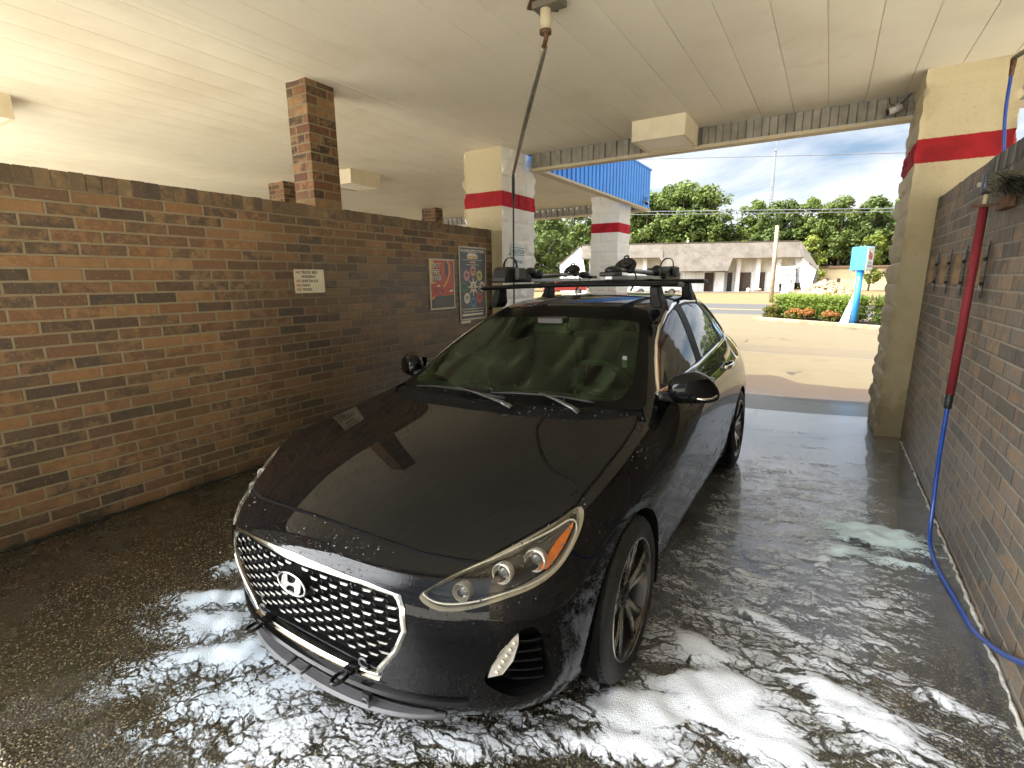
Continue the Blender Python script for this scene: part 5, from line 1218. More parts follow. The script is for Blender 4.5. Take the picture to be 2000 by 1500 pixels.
# ---- mat clamps
def clampset(y, label):
    r = empty("mat_clamp", (.703, y, 1.60), label=label, cat="mat clamp", group="mat clamps on the dark brick wall")
    m_ = MB(); m_.box((-.055, -.016, -.095), (-.023, .016, .095), 0, None, .003); m_.build("wood_block", WOOD, r)
    m_ = MB(); m_.tube([(-.004, .0, .140), (-.004, 0, -.16)], .004, 6, 0, True, flat=(.5, 2.0)); m_.tube([(-.006, 0, .13), (-.018, 0, .07), (-.024, 0, .03)], .0065, 6, 1, True, flat=(.6, 1.8)); m_.tube([(-.006, 0, .02), (-.026, 0, -.02)], .0055, 6, 1, True, flat=(.6, 1.8)); m_.tube([(-.026, 0, -.07), (-.018, 0, -.11), (-.010, 0, -.165)], .0055, 6, 1, True, flat=(.6, 1.8))
    m_.cyl((-.014, -.014, .045), (-.014, .014, .045), .011, 12); m_.cyl((-.013, -.014, -.085), (-.013, .014, -.085), .010, 12); m_.build("spring_arm", [MATBLK, SILV], r)
    return r
proto = clampset(5.156, "wooden mat clamp nearest the tan block column")
for y, lb in ((4.663, "second wooden mat clamp from the tan block column"), (4.189, "wooden mat clamp just left of the red brush handle"), (3.668, "wooden mat clamp half hidden behind the red brush handle")):
    c = copy_tree(proto); c.location.y = y; c["label"] = lb
# ---- signs on the mottled wall
def wallM(x, y, z): return Matrix(((0, 0, 1, x), (1, 0, 0, y), (0, 1, 0, z), (0, 0, 0, 1)))
CREAMS = simple("cream_sign_face", (.62, .55, .38), .5, var=.08); INKB = simple("black_print", (.02, .02, .02), .6); INKR = simple("red_print", (.36, .05, .03), .6, var=.15)
FRM = simple("pale_poster_frame", (.42, .37, .26), .4, .3)
def rrect(w, h, r, n=5):
    out = []
    for cx, cy, a0 in ((w - r, r, -90), (w - r, h - r, 0), (r, h - r, 90), (r, r, 180)):
        for k_ in range(n + 1): a = rad(a0 + 90 * k_ / n); out.append((cx + r * math.cos(a), cy + r * math.sin(a)))
    return out
SG = empty("notice_sign", (-3.908, 2.716, 1.453), label="small cream notice reading NO TRUCK BED WASHING on the mottled wall", cat="sign")
M0 = wallM(0, 0, 0); m_ = MB(); m_.prism(rrect(.306, .203, .014), .004, .0075, 0, M0); m_.build("sign_plate", CREAMS, SG)
for t, red, y in (("TRUCK BED", 1, .166), ("WASHING", 0, .130), ("SHEETROCK", 1, .092), ("PAINT", 1, .056), ("TRASH", 1, .020)):
    if red: text_mesh("red_lettering", "NO", .033, INKR, SG, M0 @ Matrix.Translation((.018, y, .0082)), bold=.0006, sx=.90)
    text_mesh("black_lettering", t, .033, INKB, SG, M0 @ Matrix.Translation((.072, y, .0082)), bold=.0006, sx=.92)
def frame(w, h, f, parent):
    m_ = MB()
    for lo, hi in (((0, 0, .002), (w, f, .012)), ((0, h - f, .002), (w, h, .012)), ((0, f, .002), (f, h - f, .012)), ((w - f, f, .002), (w, h - f, .012))): m_.box(lo, hi, 0, M0)
    m_.build("poster_frame", FRM, parent)
def flat(parent, name, pts, z, mat):
    m_ = MB(); m_.prism(pts, .003, z, 0, M0); return m_.build(name, mat, parent)
def ell(cx, cy, a, b, n=28): return [(cx + a * math.cos(t), cy + b * math.sin(t)) for t in np.linspace(0, 2 * math.pi, n + 1)[:-1]]
P1 = empty("rinse_poster", (-3.908, 4.454, 1.212), label="red framed poster reading SPOT FREE RINSE on the mottled wall", cat="poster")
w, h = .455, .585; frame(w, h, .018, P1)
PRED = simple("poster_red", (.42, .050, .022), .35, var=.1); PYEL = simple("poster_yellow", (.56, .40, .06), .35, var=.06); PORG = simple("poster_orange", (.60, .30, .05), .35); PDK = simple("poster_charcoal", (.035, .040, .042), .35, var=.15); PGREY = simple("poster_slate", (.052, .060, .068), .35); PWH = simple("poster_cream", (.62, .57, .44), .4); PGRN = simple("poster_small_print", (.12, .11, .05), .5)
flat(P1, "poster_sheet", [(.018, .018), (w - .018, .018), (w - .018, h - .018), (.018, h - .018)], .0045, PRED)
flat(P1, "printed_shape", [(.020, .305), (.11, .305), (.11, .322), (.050, .322), (.050, .50), (.085, h - .022), (.020, h - .022)], .0055, PYEL)
flat(P1, "printed_shape", [(.020, .020), (w - .02, .020), (w - .02, .165), (.115, .155), (.020, .105)], .0055, PDK)
flat(P1, "printed_shape", ell(.325, .475, .045, .095)[:], .0055, PGREY)
m_ = MB(); m_.sweep([(*q, .006) for q in catmull([(.330, h - .022), (.365, .50), (.355, .40), (.31, .32), (.245, .262)], 6)], [(-.0004, -.013), (.0006, -.013), (.0006, .013), (-.0004, .013)], 0, M0, False, [(0, 0, 1)] * 25); m_.build("printed_shape", PORG, P1)
m_ = MB(); m_.sweep([(*q, .006) for q in [(.022, .118), (.085, .150)]], [(-.0004, -.010), (.0006, -.010), (.0006, .010), (-.0004, .010)], 0, M0, False, [(0, 0, 1)] * 2); m_.build("printed_shape", PORG, P1)
flat(P1, "printed_shape", [(.36, .205), (w - .02, .205), (w - .02, .224), (.36, .224)], .0062, PWH); flat(P1, "printed_shape", [(.335, .224), (.39, .228), (.385, .240), (.34, .236)], .0060, PDK)
flat(P1, "printed_car", [(.075, .230), (.090, .258), (.115, .268), (.135, .292), (.185, .288), (.205, .262), (.215, .235), (.200, .205), (.160, .190), (.110, .192), (.085, .205)], .0060, simple("poster_car_red", (.33, .03, .02), .35))
flat(P1, "printed_car_glass", [(.120, .268), (.138, .288), (.180, .284), (.196, .264)], .0066, PWH); flat(P1, "printed_wheel", ell(.178, .195, .015, .030), .0066, PDK); flat(P1, "printed_wheel", ell(.178, .195, .007, .014), .0070, PWH); flat(P1, "printed_wheel", ell(.222, .212, .010, .020), .0066, PDK)
for t, y in (("SPOT", .478), ("FREE", .408), ("RINSE", .338)):
    text_mesh("letter_shadow", t, .082, INKB, P1, M0 @ Matrix.Translation((.058, y - .004, .0060)), bold=.0035, sx=.80); text_mesh("lettering", t, .082, PWH, P1, M0 @ Matrix.Translation((.052, y, .0072)), bold=.0010, sx=.80)
rr = random.Random(4)
for k_ in range(6): flat(P1, "small_print", [(.09, .118 - k_ * .016), (rr.uniform(.33, .42), .118 - k_ * .016), (rr.uniform(.33, .42), .123 - k_ * .016), (.09, .123 - k_ * .016)], .0062, PGRN)
P2 = empty("instruction_poster", (-3.908, 5.007, 1.050), label="tall slate framed poster headed WASHING INSTRUCTIONS with ring of coloured ovals", cat="poster")
w, h = .575, .912; frame(w, h, .016, P2); flat(P2, "poster_sheet", [(.016, .016), (w - .016, .016), (w - .016, h - .016), (.016, h - .016)], .0045, PGREY)
text_mesh("lettering", "WASHING INSTRUCTIONS", .052, PWH, P2, M0 @ Matrix.Translation((w / 2, .842, .0052)), 'CENTER', bold=.0012, sx=.80)
flat(P2, "printed_badge", rrect(.22, .052, .012)[:] and [(x + .175, y + .768) for x, y in rrect(.22, .052, .012)], .0055, PWH); flat(P2, "printed_badge", [(x + .195, y + .776) for x, y in rrect(.18, .026, .010)], .0062, PORG); flat(P2, "printed_badge", [(.20, .820), (.36, .820), (.35, .836), (.29, .830), (.21, .836)], .0055, PWH)
flat(P2, "small_print", [(.07, .748), (.50, .748), (.50, .753), (.07, .753)], .0055, PWH); flat(P2, "printed_badge", [(x + .225, y + .712) for x, y in rrect(.13, .020, .006)], .0055, simple("poster_salmon", (.55, .28, .18), .4)); flat(P2, "small_print", [(.15, .688), (.42, .688), (.42, .694), (.15, .694)], .0055, PWH)
cx, cy = w / 2 + .005, .415
cols = [(.48, .24, .17), (.46, .40, .10), (.55, .46, .36), (.42, .06, .04), (.06, .18, .28), (.58, .55, .40), (.03, .16, .07), (.50, .24, .24)]
for k_, c_ in enumerate(cols):
    a = math.pi / 2 - k_ * math.pi / 4; x, y = cx + .195 * math.cos(a), cy + .200 * math.sin(a)
    mm = simple("poster_oval", c_, .4, var=.06); flat(P2, "printed_oval", ell(x, y, .062, .068), .0058, mm)
    flat(P2, "printed_symbol", [(x - .036, y + .006), (x - .02, y + .028), (x + .012, y + .030), (x + .036, y + .010), (x + .030, y - .002), (x - .030, y - .002)], .0064, simple("oval_print", tuple(q * .30 for q in c_), .5)); flat(P2, "printed_symbol", [(x - .034, y - .022), (x + .034, y - .022), (x + .034, y - .010), (x - .034, y - .010)], .0064, simple("oval_print", tuple(q * .45 for q in c_), .5))
    b0, b1 = .062, .112; ca, sa = math.cos(a), math.sin(a); ww = .008
    flat(P2, "printed_spoke", [(cx + b0 * ca - ww * sa, cy + b0 * sa + ww * ca), (cx + b0 * ca + ww * sa, cy + b0 * sa - ww * ca), (cx + b1 * ca + ww * sa, cy + b1 * sa - ww * ca), (cx + b1 * ca - ww * sa, cy + b1 * sa + ww * ca)], .0058, PWH)
flat(P2, "printed_oval", ell(cx, cy, .060, .068), .0060, simple("poster_pale_yellow", (.60, .56, .34), .4)); text_mesh("lettering", "DIAL", .024, PGRN, P2, M0 @ Matrix.Translation((cx, cy + .022, .0066)), 'CENTER', bold=.001); text_mesh("lettering", "YOUR", .024, PGRN, P2, M0 @ Matrix.Translation((cx, cy - .006, .0066)), 'CENTER', bold=.001); text_mesh("lettering", "SELECTION", .018, PGRN, P2, M0 @ Matrix.Translation((cx, cy - .030, .0066)), 'CENTER', bold=.001)
text_mesh("lettering", "Thank You for Your Business! Please Come Again", .030, PWH, P2, M0 @ Matrix.Translation((w / 2, .095, .0052)), 'CENTER', bold=.0005, sx=.72); flat(P2, "small_print", [(.05, .135), (.53, .135), (.53, .141), (.05, .141)], .0055, PWH); flat(P2, "printed_strip", [(.05, .052), (.50, .052), (.50, .076), (.05, .076)], .0055, PWH)
SL = empty("small_label", (-3.908, 5.03, 1.010), label="narrow white label just under the slate instruction poster", cat="label"); flat(SL, "label_plate", [(0, 0), (.20, 0), (.20, .030), (0, .030)], .004, PWH)
# caution notice on the cream and white column (its right side)
CS = empty("caution_sign", (-3.716, 5.93, 1.50), label="pale caution notice for the super bay on the white side of the block column", cat="sign")
PALEB = simple("pale_blue_notice", (.62, .68, .68), .5, var=.05); m_ = MB(); m_.prism([(0, 0), (.34, 0), (.34, .52), (0, .52)], .004, .008, 0, M0); m_.build("sign_plate", PALEB, CS)
TEAL = simple("teal_print", (.02, .10, .12), .5)
for t, y, s in (("CAUTION", .40, .082), ("SUPER BAY", .27, .062), ("1500 PSI", .15, .062)): text_mesh("lettering", t, s, TEAL, CS, M0 @ Matrix.Translation((.17, y, .0085)), 'CENTER', bold=.001, sx=.85)
m_ = MB(); m_.box((.01, .38, .008), (.33, .388, .0090), 0, M0); m_.box((.01, .475, .008), (.33, .483, .0090), 0, M0); m_.build("printed_rule", TEAL, CS)
# small cameras on the parapets
def cam_obj(loc, rz, label):
    r = empty("security_camera", loc, (0, 0, rz), label=label, cat="security camera"); m_ = MB(); m_.cyl((0, 0, 0), (0, -.02, 0), .030, 14); m_.tube([(0, -.02, 0), (.01, -.05, -.01), (-.01, -.06, -.03)], .009, 8); m_.build("camera_mount", simple("pale_camera_plastic", (.45, .43, .38), .4), r)
    m_ = MB(); m_.cyl((.035, -.065, -.02), (-.070, -.085, -.055), .030, 16); m_.cyl((-.070, -.085, -.055), (-.080, -.087, -.058), .033, 16, 1); m_.build("camera_body", [simple("camera_white", (.6, .6, .58), .4), MATBLK], r)
    m_ = MB(); m_.tube(catmull([(-.07, -.01, .09), (-.06, -.03, .03), (0, -.05, .0), (.06, -.03, .06), (.10, -.02, .10), (.07, -.01, .07)], 5), .0045, 6); m_.build("camera_cable", HOSEB, r)
    return r
cam_obj((.37, 6.350, 3.135), 0, "small security camera on the parapet lining by the tan block column")
cam_obj((-3.545, 11.0, 3.16), rad(90), "small security camera on the blue parapet corner")
# ------------------------------------------------------------------ soap foam lying on the wet floor (a thin sheet with its own thickness and holes)
def blob_cover(x, y):
    """0..1 foam cover at a floor point"""
    c = 0.0
    for (cx, cy, ax, ay, rot, s) in FOAM_BLOBS:
        dx, dy = x - cx, y - cy; ca, sa = math.cos(rot), math.sin(rot); u, v = (dx * ca + dy * sa) / ax, (-dx * sa + dy * ca) / ay
        d = u * u + v * v
        if d < 4.0: c = max(c, s * math.exp(-d * .95))
    if x > -.75: c = max(c, .58 * smooth01((x + .75) / .3) * smooth01((y - 1.0) / .5) * smooth01((5.9 - y) / 2.2) * (1 - smooth01((x - .35) / .3) * .75))
    return c
FOAM_BLOBS = [  # cx, cy, semi-axes, rotation, strength
 # left of the nose and under it
 (-2.42, 1.13, .30, .12, .85, 1.2), (-2.26, 1.00, .30, .13, .85, 1.15), (-2.10, .82, .28, .10, .9, 1.0), (-2.62, 1.36, .22, .09, .8, 1.0), (-1.72, .88, .36, .20, .8, 1.0), (-1.45, .82, .34, .16, .4, 1.0), (-1.75, .66, .22, .09, .9, .85), (-.92, 1.08, .30, .12, .5, .9), (-.68, 1.22, .22, .09, .5, .75), (-3.18, 1.56, .16, .05, .5, .66),
 (-2.02, .93, .42, .13, .95, 1.10), (-1.85, .74, .30, .10, .9, .85), (-1.55, .74, .34, .22, .3, .82), (-1.25, .86, .45, .20, .35, .80), (-1.05, 1.06, .42, .20, .5, .70), (-.80, 1.25, .30, .12, .6, .58),  (-2.12, .64, .16, .035, 1.0, .55), (-2.36, .66, .12, .03, .9, .5),
 # big foam puddle at the near front wheel
 (-.42, 1.55, .30, .16, .5, 1.25), (-.20, 1.72, .34, .22, .35, 1.30), (.00, 1.62, .30, .16, .2, 1.15), (-.45, 1.38, .26, .10, .5, 1.05), (-.32, 1.95, .26, .10, -.5, 1.10), (.12, 1.95, .32, .12, -.35, 1.0), (.30, 1.85, .30, .13, -.5, 1.05), (.42, 2.10, .24, .07, -.4, .85), (.48, 1.72, .22, .08, -.5, .85), (.20, 1.50, .30, .10, .1, .85), (-.12, 2.30, .40, .10, -.35, .95), (.10, 2.12, .30, .06, -.45, .70),
 (-.25, 2.62, .36, .10, -.2, .88), (.10, 2.50, .32, .09, -.2, .70), (-.05, 2.82, .30, .07, -.1, .70), (.30, 2.62, .10, .16, .3, .75), (.20, 2.30, .06, .16, .2, .75), (.44, 2.42, .18, .05, -.4, .62),
 # blue white heap by the hose
 (.40, 3.42, .26, .20, -.1, 1.5), (.20, 3.45, .26, .14, .1, 1.1), (.33, 3.35, .28, .12, -.1, 1.25), (.20, 3.12, .20, .14, .4, 1.10), (.42, 3.08, .22, .06, -.15, 1.05), (.12, 2.92, .06, .20, .25, 1.0), (.04, 3.22, .22, .09, .2, .85), (.02, 3.5, .36, .07, .1, .75), (-.12, 3.0, .25, .06, 0, .62),
 # thin lines further back
 (-.10, 3.85, .40, .06, .05, .75), (-.30, 4.3, .30, .06, .1, .70), (.05, 4.6, .34, .05, -.05, .68), (-.12, 5.1, .30, .05, 0, .62), (-.25, 5.55, .30, .05, .05, .62), (.10, 5.4, .22, .05, -.1, .56), (-.38, 3.35, .18, .10, .3, .80), (-.40, 3.05, .16, .08, .1, .70), (.2, 4.1, .2, .05, 0, .55), (-.25, 3.62, .3, .05, .1, .62)]
fx0, fx1, fy0, fy1, fs_ = -2.75, .69, .30, 6.1, .020
NXF = int((fx1 - fx0) / fs_); NYF = int((fy1 - fy0) / fs_)
mbF = MB(); cov = []; idx = {}
cg = np.zeros((NYF + 1, NXF + 1))
for j in range(NYF + 1):
    for i in range(NXF + 1):
        x, y = fx0 + i * fs_, fy0 + j * fs_
        # warp the blobs into streaks dragged along the slope
        wv = Vector((x * 1.4, y * 3.2, 0)); wx = .10 * mnoise.noise(wv) + .04 * mnoise.noise(wv * 3.1); wy = .07 * mnoise.noise(wv + Vector((9, 4, 2))) + .03 * mnoise.noise(wv * 3.3 + Vector((3, 1, 2)))
        c = blob_cover(x + wx, y + wy)
        if c > 0.02:
            n = mnoise.noise(Vector((x * 3.2 + y * 1.5, y * 8.5 - x * 2.5, 1.0))) * .30 + mnoise.noise(Vector((x * 11, y * 15, 4.0))) * .18 + mnoise.noise(Vector((x * 30, y * 34, 7.0))) * .09
            c = c + n * (.75 if c < .9 else .45)
        cg[j, i] = c
keep = cg > .17
for j in range(NYF):
    for i in range(NXF):
        if keep[j:j + 2, i:i + 2].any():
            f = []
            for (a, b) in ((j, i), (j, i + 1), (j + 1, i + 1), (j + 1, i)):
                if (a, b) not in idx:
                    x, y = fx0 + b * fs_, fy0 + a * fs_; c = cg[a, b]; hgt = .002 + .034 * smooth01((c - .35) / .8) * (.70 + .6 * mnoise.noise(Vector((x * 13, y * 13, 2)))) + .004 * max(0, mnoise.noise(Vector((x * 36, y * 36, 5)))) * smooth01((c - .3) / .4)
                    idx[(a, b)] = len(mbF.v); mbF.v.append((x, y, floor_z(x, y) + hgt)); cov.append(c)
                f.append(idx[(a, b)])
            mbF.face(f, 0, None, True)
def foam_mat():
    k = NT("soap_foam"); o = k.pos(); at = k.n("ShaderNodeAttribute", attribute_name="cover"); c = at.outputs['Fac']; x, y, z = k.sep(o)
    nn = k.n("ShaderNodeTexNoise"); k.l(o, nn.inputs['Vector']); nn.inputs['Scale'].default_value = 3.2; nn.inputs['Detail'].default_value = 5
    sc = k.n("ShaderNodeVectorMath", operation='SCALE'); k.l(nn.outputs['Color'], sc.inputs[0]); sc.inputs['Scale'].default_value = .22
    wv = k.n("ShaderNodeVectorMath", operation='ADD'); k.l(o, wv.inputs[0]); k.l(sc.outputs[0], wv.inputs[1]); w = wv.outputs[0]
    n2 = k.n("ShaderNodeTexNoise"); k.l(o, n2.inputs['Vector']); n2.inputs['Scale'].default_value = 24; n2.inputs['Detail'].default_value = 4
    s2 = k.n("ShaderNodeVectorMath", operation='SCALE'); k.l(n2.outputs['Color'], s2.inputs[0]); s2.inputs['Scale'].default_value = .045
    w2 = k.n("ShaderNodeVectorMath", operation='ADD'); k.l(w, w2.inputs[0]); k.l(s2.outputs[0], w2.inputs[1]); w3 = w2.outputs[0]
    str_ = k.noise(k.mapv(w, (2.6, 12.0, 0), (0, 0, 0), (0, 0, .42)), 1.0, 8, .70); fine = k.noise(o, 75, 5, .75)      # strands pulled out along the drain slope
    def crack(scale, loc, lo, hi):
        e = k.n("ShaderNodeTexVoronoi", feature='DISTANCE_TO_EDGE'); k.l(k.mapv(w3, scale, loc, (0, 0, .45)), e.inputs['Vector']); e.inputs['Scale'].default_value = 1.0
        return k.step(e.outputs['Distance'], hi, lo)
    left_ = k.step(x, -.95, -1.3)
    vein = k.math('MAXIMUM', k.math('MULTIPLY', crack((5.0, 15, 0), (0, 0, 0), .012, .085), k.math('SUBTRACT', 1.0, left_)), k.math('MULTIPLY', crack((13, 19, 0), (7, 2, 0), .015, .11), left_)); vein2 = crack((19, 40, 0), (3, 1, 0), .01, .13)
    thick = k.step(c, .80, 1.15); thin = k.math('SUBTRACT', 1.0, thick)
    t = k.math('ADD', c, k.math('ADD', k.math('MULTIPLY', k.math('SUBTRACT', str_, .5), 1.55), k.math('MULTIPLY', k.math('SUBTRACT', fine, .5), k.math('ADD', .95, k.math('MULTIPLY', left_, .9)))))
    t = k.math('SUBTRACT', t, k.math('MULTIPLY', k.math('ADD', k.math('MULTIPLY', vein, .50), k.math('MULTIPLY', vein2, .30)), k.math('ADD', .06, k.math('MULTIPLY', thin, .80))))
    a = k.math('MULTIPLY', k.step(t, .18, .92), k.math('SUBTRACT', k.math('ADD', .80, k.math('MULTIPLY', thick, .19)), k.math('MULTIPLY', left_, .14)))
    holes = k.step(k.vor(o, 70), .07, .16); a = k.math('MULTIPLY', a, k.math('ADD', .55, k.math('MULTIPLY', holes, .45)))
    teal = k.math('MULTIPLY', k.math('MULTIPLY', k.step(y, 2.7, 3.2), k.step(y, 3.9, 3.6)), k.step(x, -.05, .2)); blue = k.mix(teal, (.86, .90, .94), (.72, .88, .90)); left = k.step(x, -1.3, -1.9); blue = k.mix(k.math('MULTIPLY', left, .6), blue, (.66, .82, .95))
    bub = k.vor(o, 230); h = k.math('ADD', k.math('MULTIPLY', bub, .5), k.math('ADD', k.math('MULTIPLY', fine, .5), k.math('MULTIPLY', str_, 1.2)))
    return k.set(color=blue, rough=.38, alpha=a, normal=k.bump(h, .8, .008), spec=.45)
if mbF.f:
    o = mbF.build("soap_foam", foam_mat()); at = o.data.attributes.new("cover", 'FLOAT', 'POINT'); at.data.foreach_set("value", cov); tag(o, "white soap suds lying in streaks on the wet bay floor", "soap suds", kind='stuff')
# ------------------------------------------------------------------ beyond the wash: hedge, sign, road side, buildings, trees
def leaf_mat(name, c1, c2, tr=.35):
    k = NT(name); o = k.pos(); oi = k.n("ShaderNodeObjectInfo"); n = k.noise(o, 1.2, 4, .6); n2 = k.noise(o, 7, 2)
    c = k.mix(n, c1, c2); c = k.mix(k.math('MULTIPLY', k.math('SUBTRACT', oi.outputs['Random'], .3), .5, None, True), c, tuple(x * .62 for x in c1)); c = k.mix(k.math('MULTIPLY', k.step(n2, .55, .8), .4), c, tuple(min(1, x * 1.7) for x in c2))
    k.put(k.p.inputs['Base Color'], c); k.p.inputs['Roughness'].default_value = .6; k.p.inputs['Specular IOR Level'].default_value = .25
    tl = k.n("ShaderNodeBsdfTranslucent"); k.l(c, tl.inputs[0]); mx = k.n("ShaderNodeMixShader"); mx.inputs[0].default_value = tr; k.l(k.p.outputs[0], mx.inputs[1]); k.l(tl.outputs[0], mx.inputs[2]); k.l(mx.outputs[0], k.out.inputs['Surface']); return k.mat
BARK = simple("grey_brown_bark", (.075, .060, .045), .9, var=.3, scale=4, bump=.5, bscale=20)
LEAFS = [leaf_mat("pine_needles_mid", (.070, .105, .022), (.155, .20, .045)), leaf_mat("oak_leaves_dark", (.055, .085, .020), (.115, .155, .038)), leaf_mat("young_leaves_bright", (.11, .145, .018), (.19, .22, .034))]
def crown(mb, clumps, leaf, per, rr):
    for (cx, cy, cz, r) in clumps:
        for _ in range(per):
            while True:
                p = Vector((rr.uniform(-1, 1), rr.uniform(-1, 1), rr.uniform(-1, 1)))
                if .25 < p.length < 1: break
            q = Vector((cx, cy, cz)) + Vector((p.x * r, p.y * r, p.z * r * .72))
            n = (p + Vector((rr.uniform(-.8, .8), rr.uniform(-.8, .8), rr.uniform(-.3, 1.0)))).normalized(); t = n.orthogonal().normalized(); t = (Matrix.Rotation(rr.uniform(0, 6.28), 3, n) @ t); b = n.cross(t); s = leaf * rr.uniform(.6, 1.25)
            mb.quad(q - t * s * .5, q + b * s * .32, q + t * s * .5, q - b * s * .32)
def tree_proto(name, label, H, W, seed, mat, base=.32, nclump=62, leaf=.46, per=60, shape='round'):
    rr = random.Random(seed); r = empty(name, label=label, cat="tree", group="trees behind the white building")
    m_ = MB(); lean = rr.uniform(-.3, .3); top = H * .93
    m_.tube(catmull([(0, 0, -.2), (lean * .3, .1, H * .3), (lean, 0, H * .62), (lean * 1.3, .1, top)], 4), [lerp(.24, .05, i / 12) * H / 13 for i in range(13)], 8); cl = []
    for i in range(nclump):
        t = rr.random(); z = H * lerp(base, .96, t); prof = math.sin(math.pi * clamp((t * .86 + .12), 0, 1)) ** .7 if shape == 'round' else (1.05 - t) ** .75
        a = rr.uniform(0, 6.28); d = W * prof * math.sqrt(rr.uniform(.05, 1)); x, y = lean * t + d * math.cos(a), d * math.sin(a); rad_ = rr.uniform(.55, 1.05) * W * .36
        cl.append((x, y, z, rad_)); z0 = z - d * .45
        if i % 2 == 0: m_.tube([(lean * t * .8, 0, max(H * .25, z0)), (x * .6, y * .6, (z + z0) / 2), (x, y, z)], [.075, .05, .02], 5)
    m_.build("trunk", BARK, r); c_ = MB(); crown(c_, cl, leaf, per, rr); c_.build("crown", mat, r); return r
PROT = [tree_proto("pine_tree", "tall green tree in the wooded row behind the white building", 13.2, 2.9, 1, LEAFS[0], .34), tree_proto("pine_tree", "tall green tree in the wooded row behind the white building", 12.2, 2.6, 2, LEAFS[1], .30), tree_proto("pine_tree", "tall green tree in the wooded row behind the white building", 13.0, 3.3, 3, LEAFS[0], .36, 52), tree_proto("broadleaf_tree", "dark broad tree filling the wooded row behind the white building", 11.0, 3.4, 4, LEAFS[1], .08, 76, .45, 60)]
UNDER = tree_proto("broadleaf_tree", "small yellow green tree lower than the wooded row around it", 6.6, 1.9, 5, LEAFS[2], .15, 26, .34, 60)
rr = random.Random(11); spots = [(-26.5, 75, 0, 1.02), (-23.4, 74, 2, 1.06), (-20.8, 76, 1, 1.12), (-18.2, 75, 0, 1.04), (-15.8, 76, 2, 1.02), (-28.4, 77, 1, 1.05), (-24.9, 79, 0, 1.1), (-21.9, 80, 0, 1.1), (-19.4, 79, 2, 1.12), (-17.0, 79, 1, 1.08), (-14.2, 79, 0, .98), (-5.6, 75, 1, 1.02), (-2.6, 76, 0, .98), (.6, 75, 2, .95), (3.4, 76, 1, 1.0)]
# (x, y, prototype, height)
for x in np.arange(-56, 22, 2.7):
    spots.append((x + rr.uniform(-.8, .8), 78 + rr.uniform(-2, 3), rr.choice([0, 1, 2]), rr.uniform(.92, 1.05)))
for x in np.arange(-58, 24, 2.7): spots.append((x + rr.uniform(-1, 1), 83 + rr.uniform(-1, 3), 3, rr.uniform(.9, 1.15)))
for x in (-39, -34.5, -31): spots.append((x, 58 + rr.uniform(-1, 1), 3, .95))
used = set()
for x, y, k_, s in spots:
    # the wood dips where the mast stands
    if -15.5 < x * 75 / y < -9.5: s *= .76
    if x * 75 / y > -7: s *= .90
    if -23 < x * 75 / y < -14: s *= 1.06
    o = PROT[k_] if k_ not in used else copy_tree(PROT[k_]); used.add(k_); o.location = (x, y, -.05); o.rotation_euler = (0, 0, rr.uniform(0, 6.28)); o.scale = (s * rr.uniform(.95, 1.12),) * 2 + (s,)
for i, (x, y, s) in enumerate(((-9.9, 71, .92), (-20.3, 66, .9), (-27.5, 66, 1.0), (-2.2, 70, .95), (3.6, 68, .9))):
    o = UNDER if i == 0 else copy_tree(UNDER); o.location = (x, y, -.05); o.rotation_euler = (0, 0, i * 1.3); o.scale = (s, s, s)
# far wood that closes the gaps
m_ = MB(); cl = [(x, 96 + rr.uniform(-2, 2), rr.uniform(.6, 10.5 if x < -14 else 8.8), rr.uniform(1.5, 2.3)) for x in np.arange(-75, 34, .38)]; crown(m_, cl, .9, 46, rr); o = m_.build("far_wood", LEAFS[0]); tag(o, "dark mass of woodland filling the gaps behind the tree row", "woodland", kind='stuff')
# ---- white building with mottled mansard roof
FM = Matrix.Translation((-20.6, 52.5, 0)) @ Matrix.Rotation(rad(22), 4, 'Z')
BW = empty("mansard_building", label="long white siding building with mottled brown mansard roof across the road", cat="building"); BW.matrix_world = FM
def siding(name, col, pitch=.16, vert=False):
    k = NT(name); o = k.obj(); x, y, z = k.sep(o); s = x if vert else z; f = k.math('FRACT', k.math('DIVIDE', s, pitch)); ln = k.step(f, .90, .96); n = k.noise(o, .9, 5, .6)
    c = k.mix(k.step(n, .4, .75), col, tuple(q * .80 for q in col)); c = k.mix(k.math('MULTIPLY', ln, .45), c, tuple(q * .45 for q in col)); dirt = k.math('MULTIPLY', k.step(k.noise(k.mapv(o, (3, 3, .4)), 1.6, 5, .65), .52, .75), .35); c = k.mix(dirt, c, (.20, .15, .09)); return k.set(color=c, rough=.7, normal=k.bump(f, .25, .02))
SIDW = siding("white_lap_siding", (.72, .72, .71)); PANW = siding("white_board_panels", (.62, .58, .51), .5, True); WHT = simple("white_trim_paint", (.78, .78, .76), .6, var=.08)
def mansard_m():
    k = NT("mottled_mansard_shingles"); o = k.obj(); n = k.noise(o, 1.1, 7, .7); n2 = k.noise(k.mapv(o, (6, 1, 9)), 3, 4, .7); c = k.ramp(n, [(.30, (.070, .060, .048)), (.46, (.105, .090, .070)), (.60, (.135, .120, .100)), (.72, (.105, .082, .055)), (.85, (.15, .138, .120))]); c = k.mix(k.math('MULTIPLY', k.step(n2, .5, .7), .4), c, (.075, .060, .045)); return k.set(color=c, rough=.85, normal=k.bump(n2, .4, .03))
MANS = mansard_m(); STONE = simple("dark_brown_brickwork", (.085, .060, .045), .8, var=.35, scale=9, bump=.5, bscale=12); GREYW = simple("grey_shaded_boarding", (.22, .23, .25), .7, var=.08)  # GREYW has the shade of sides turned from the sun painted in
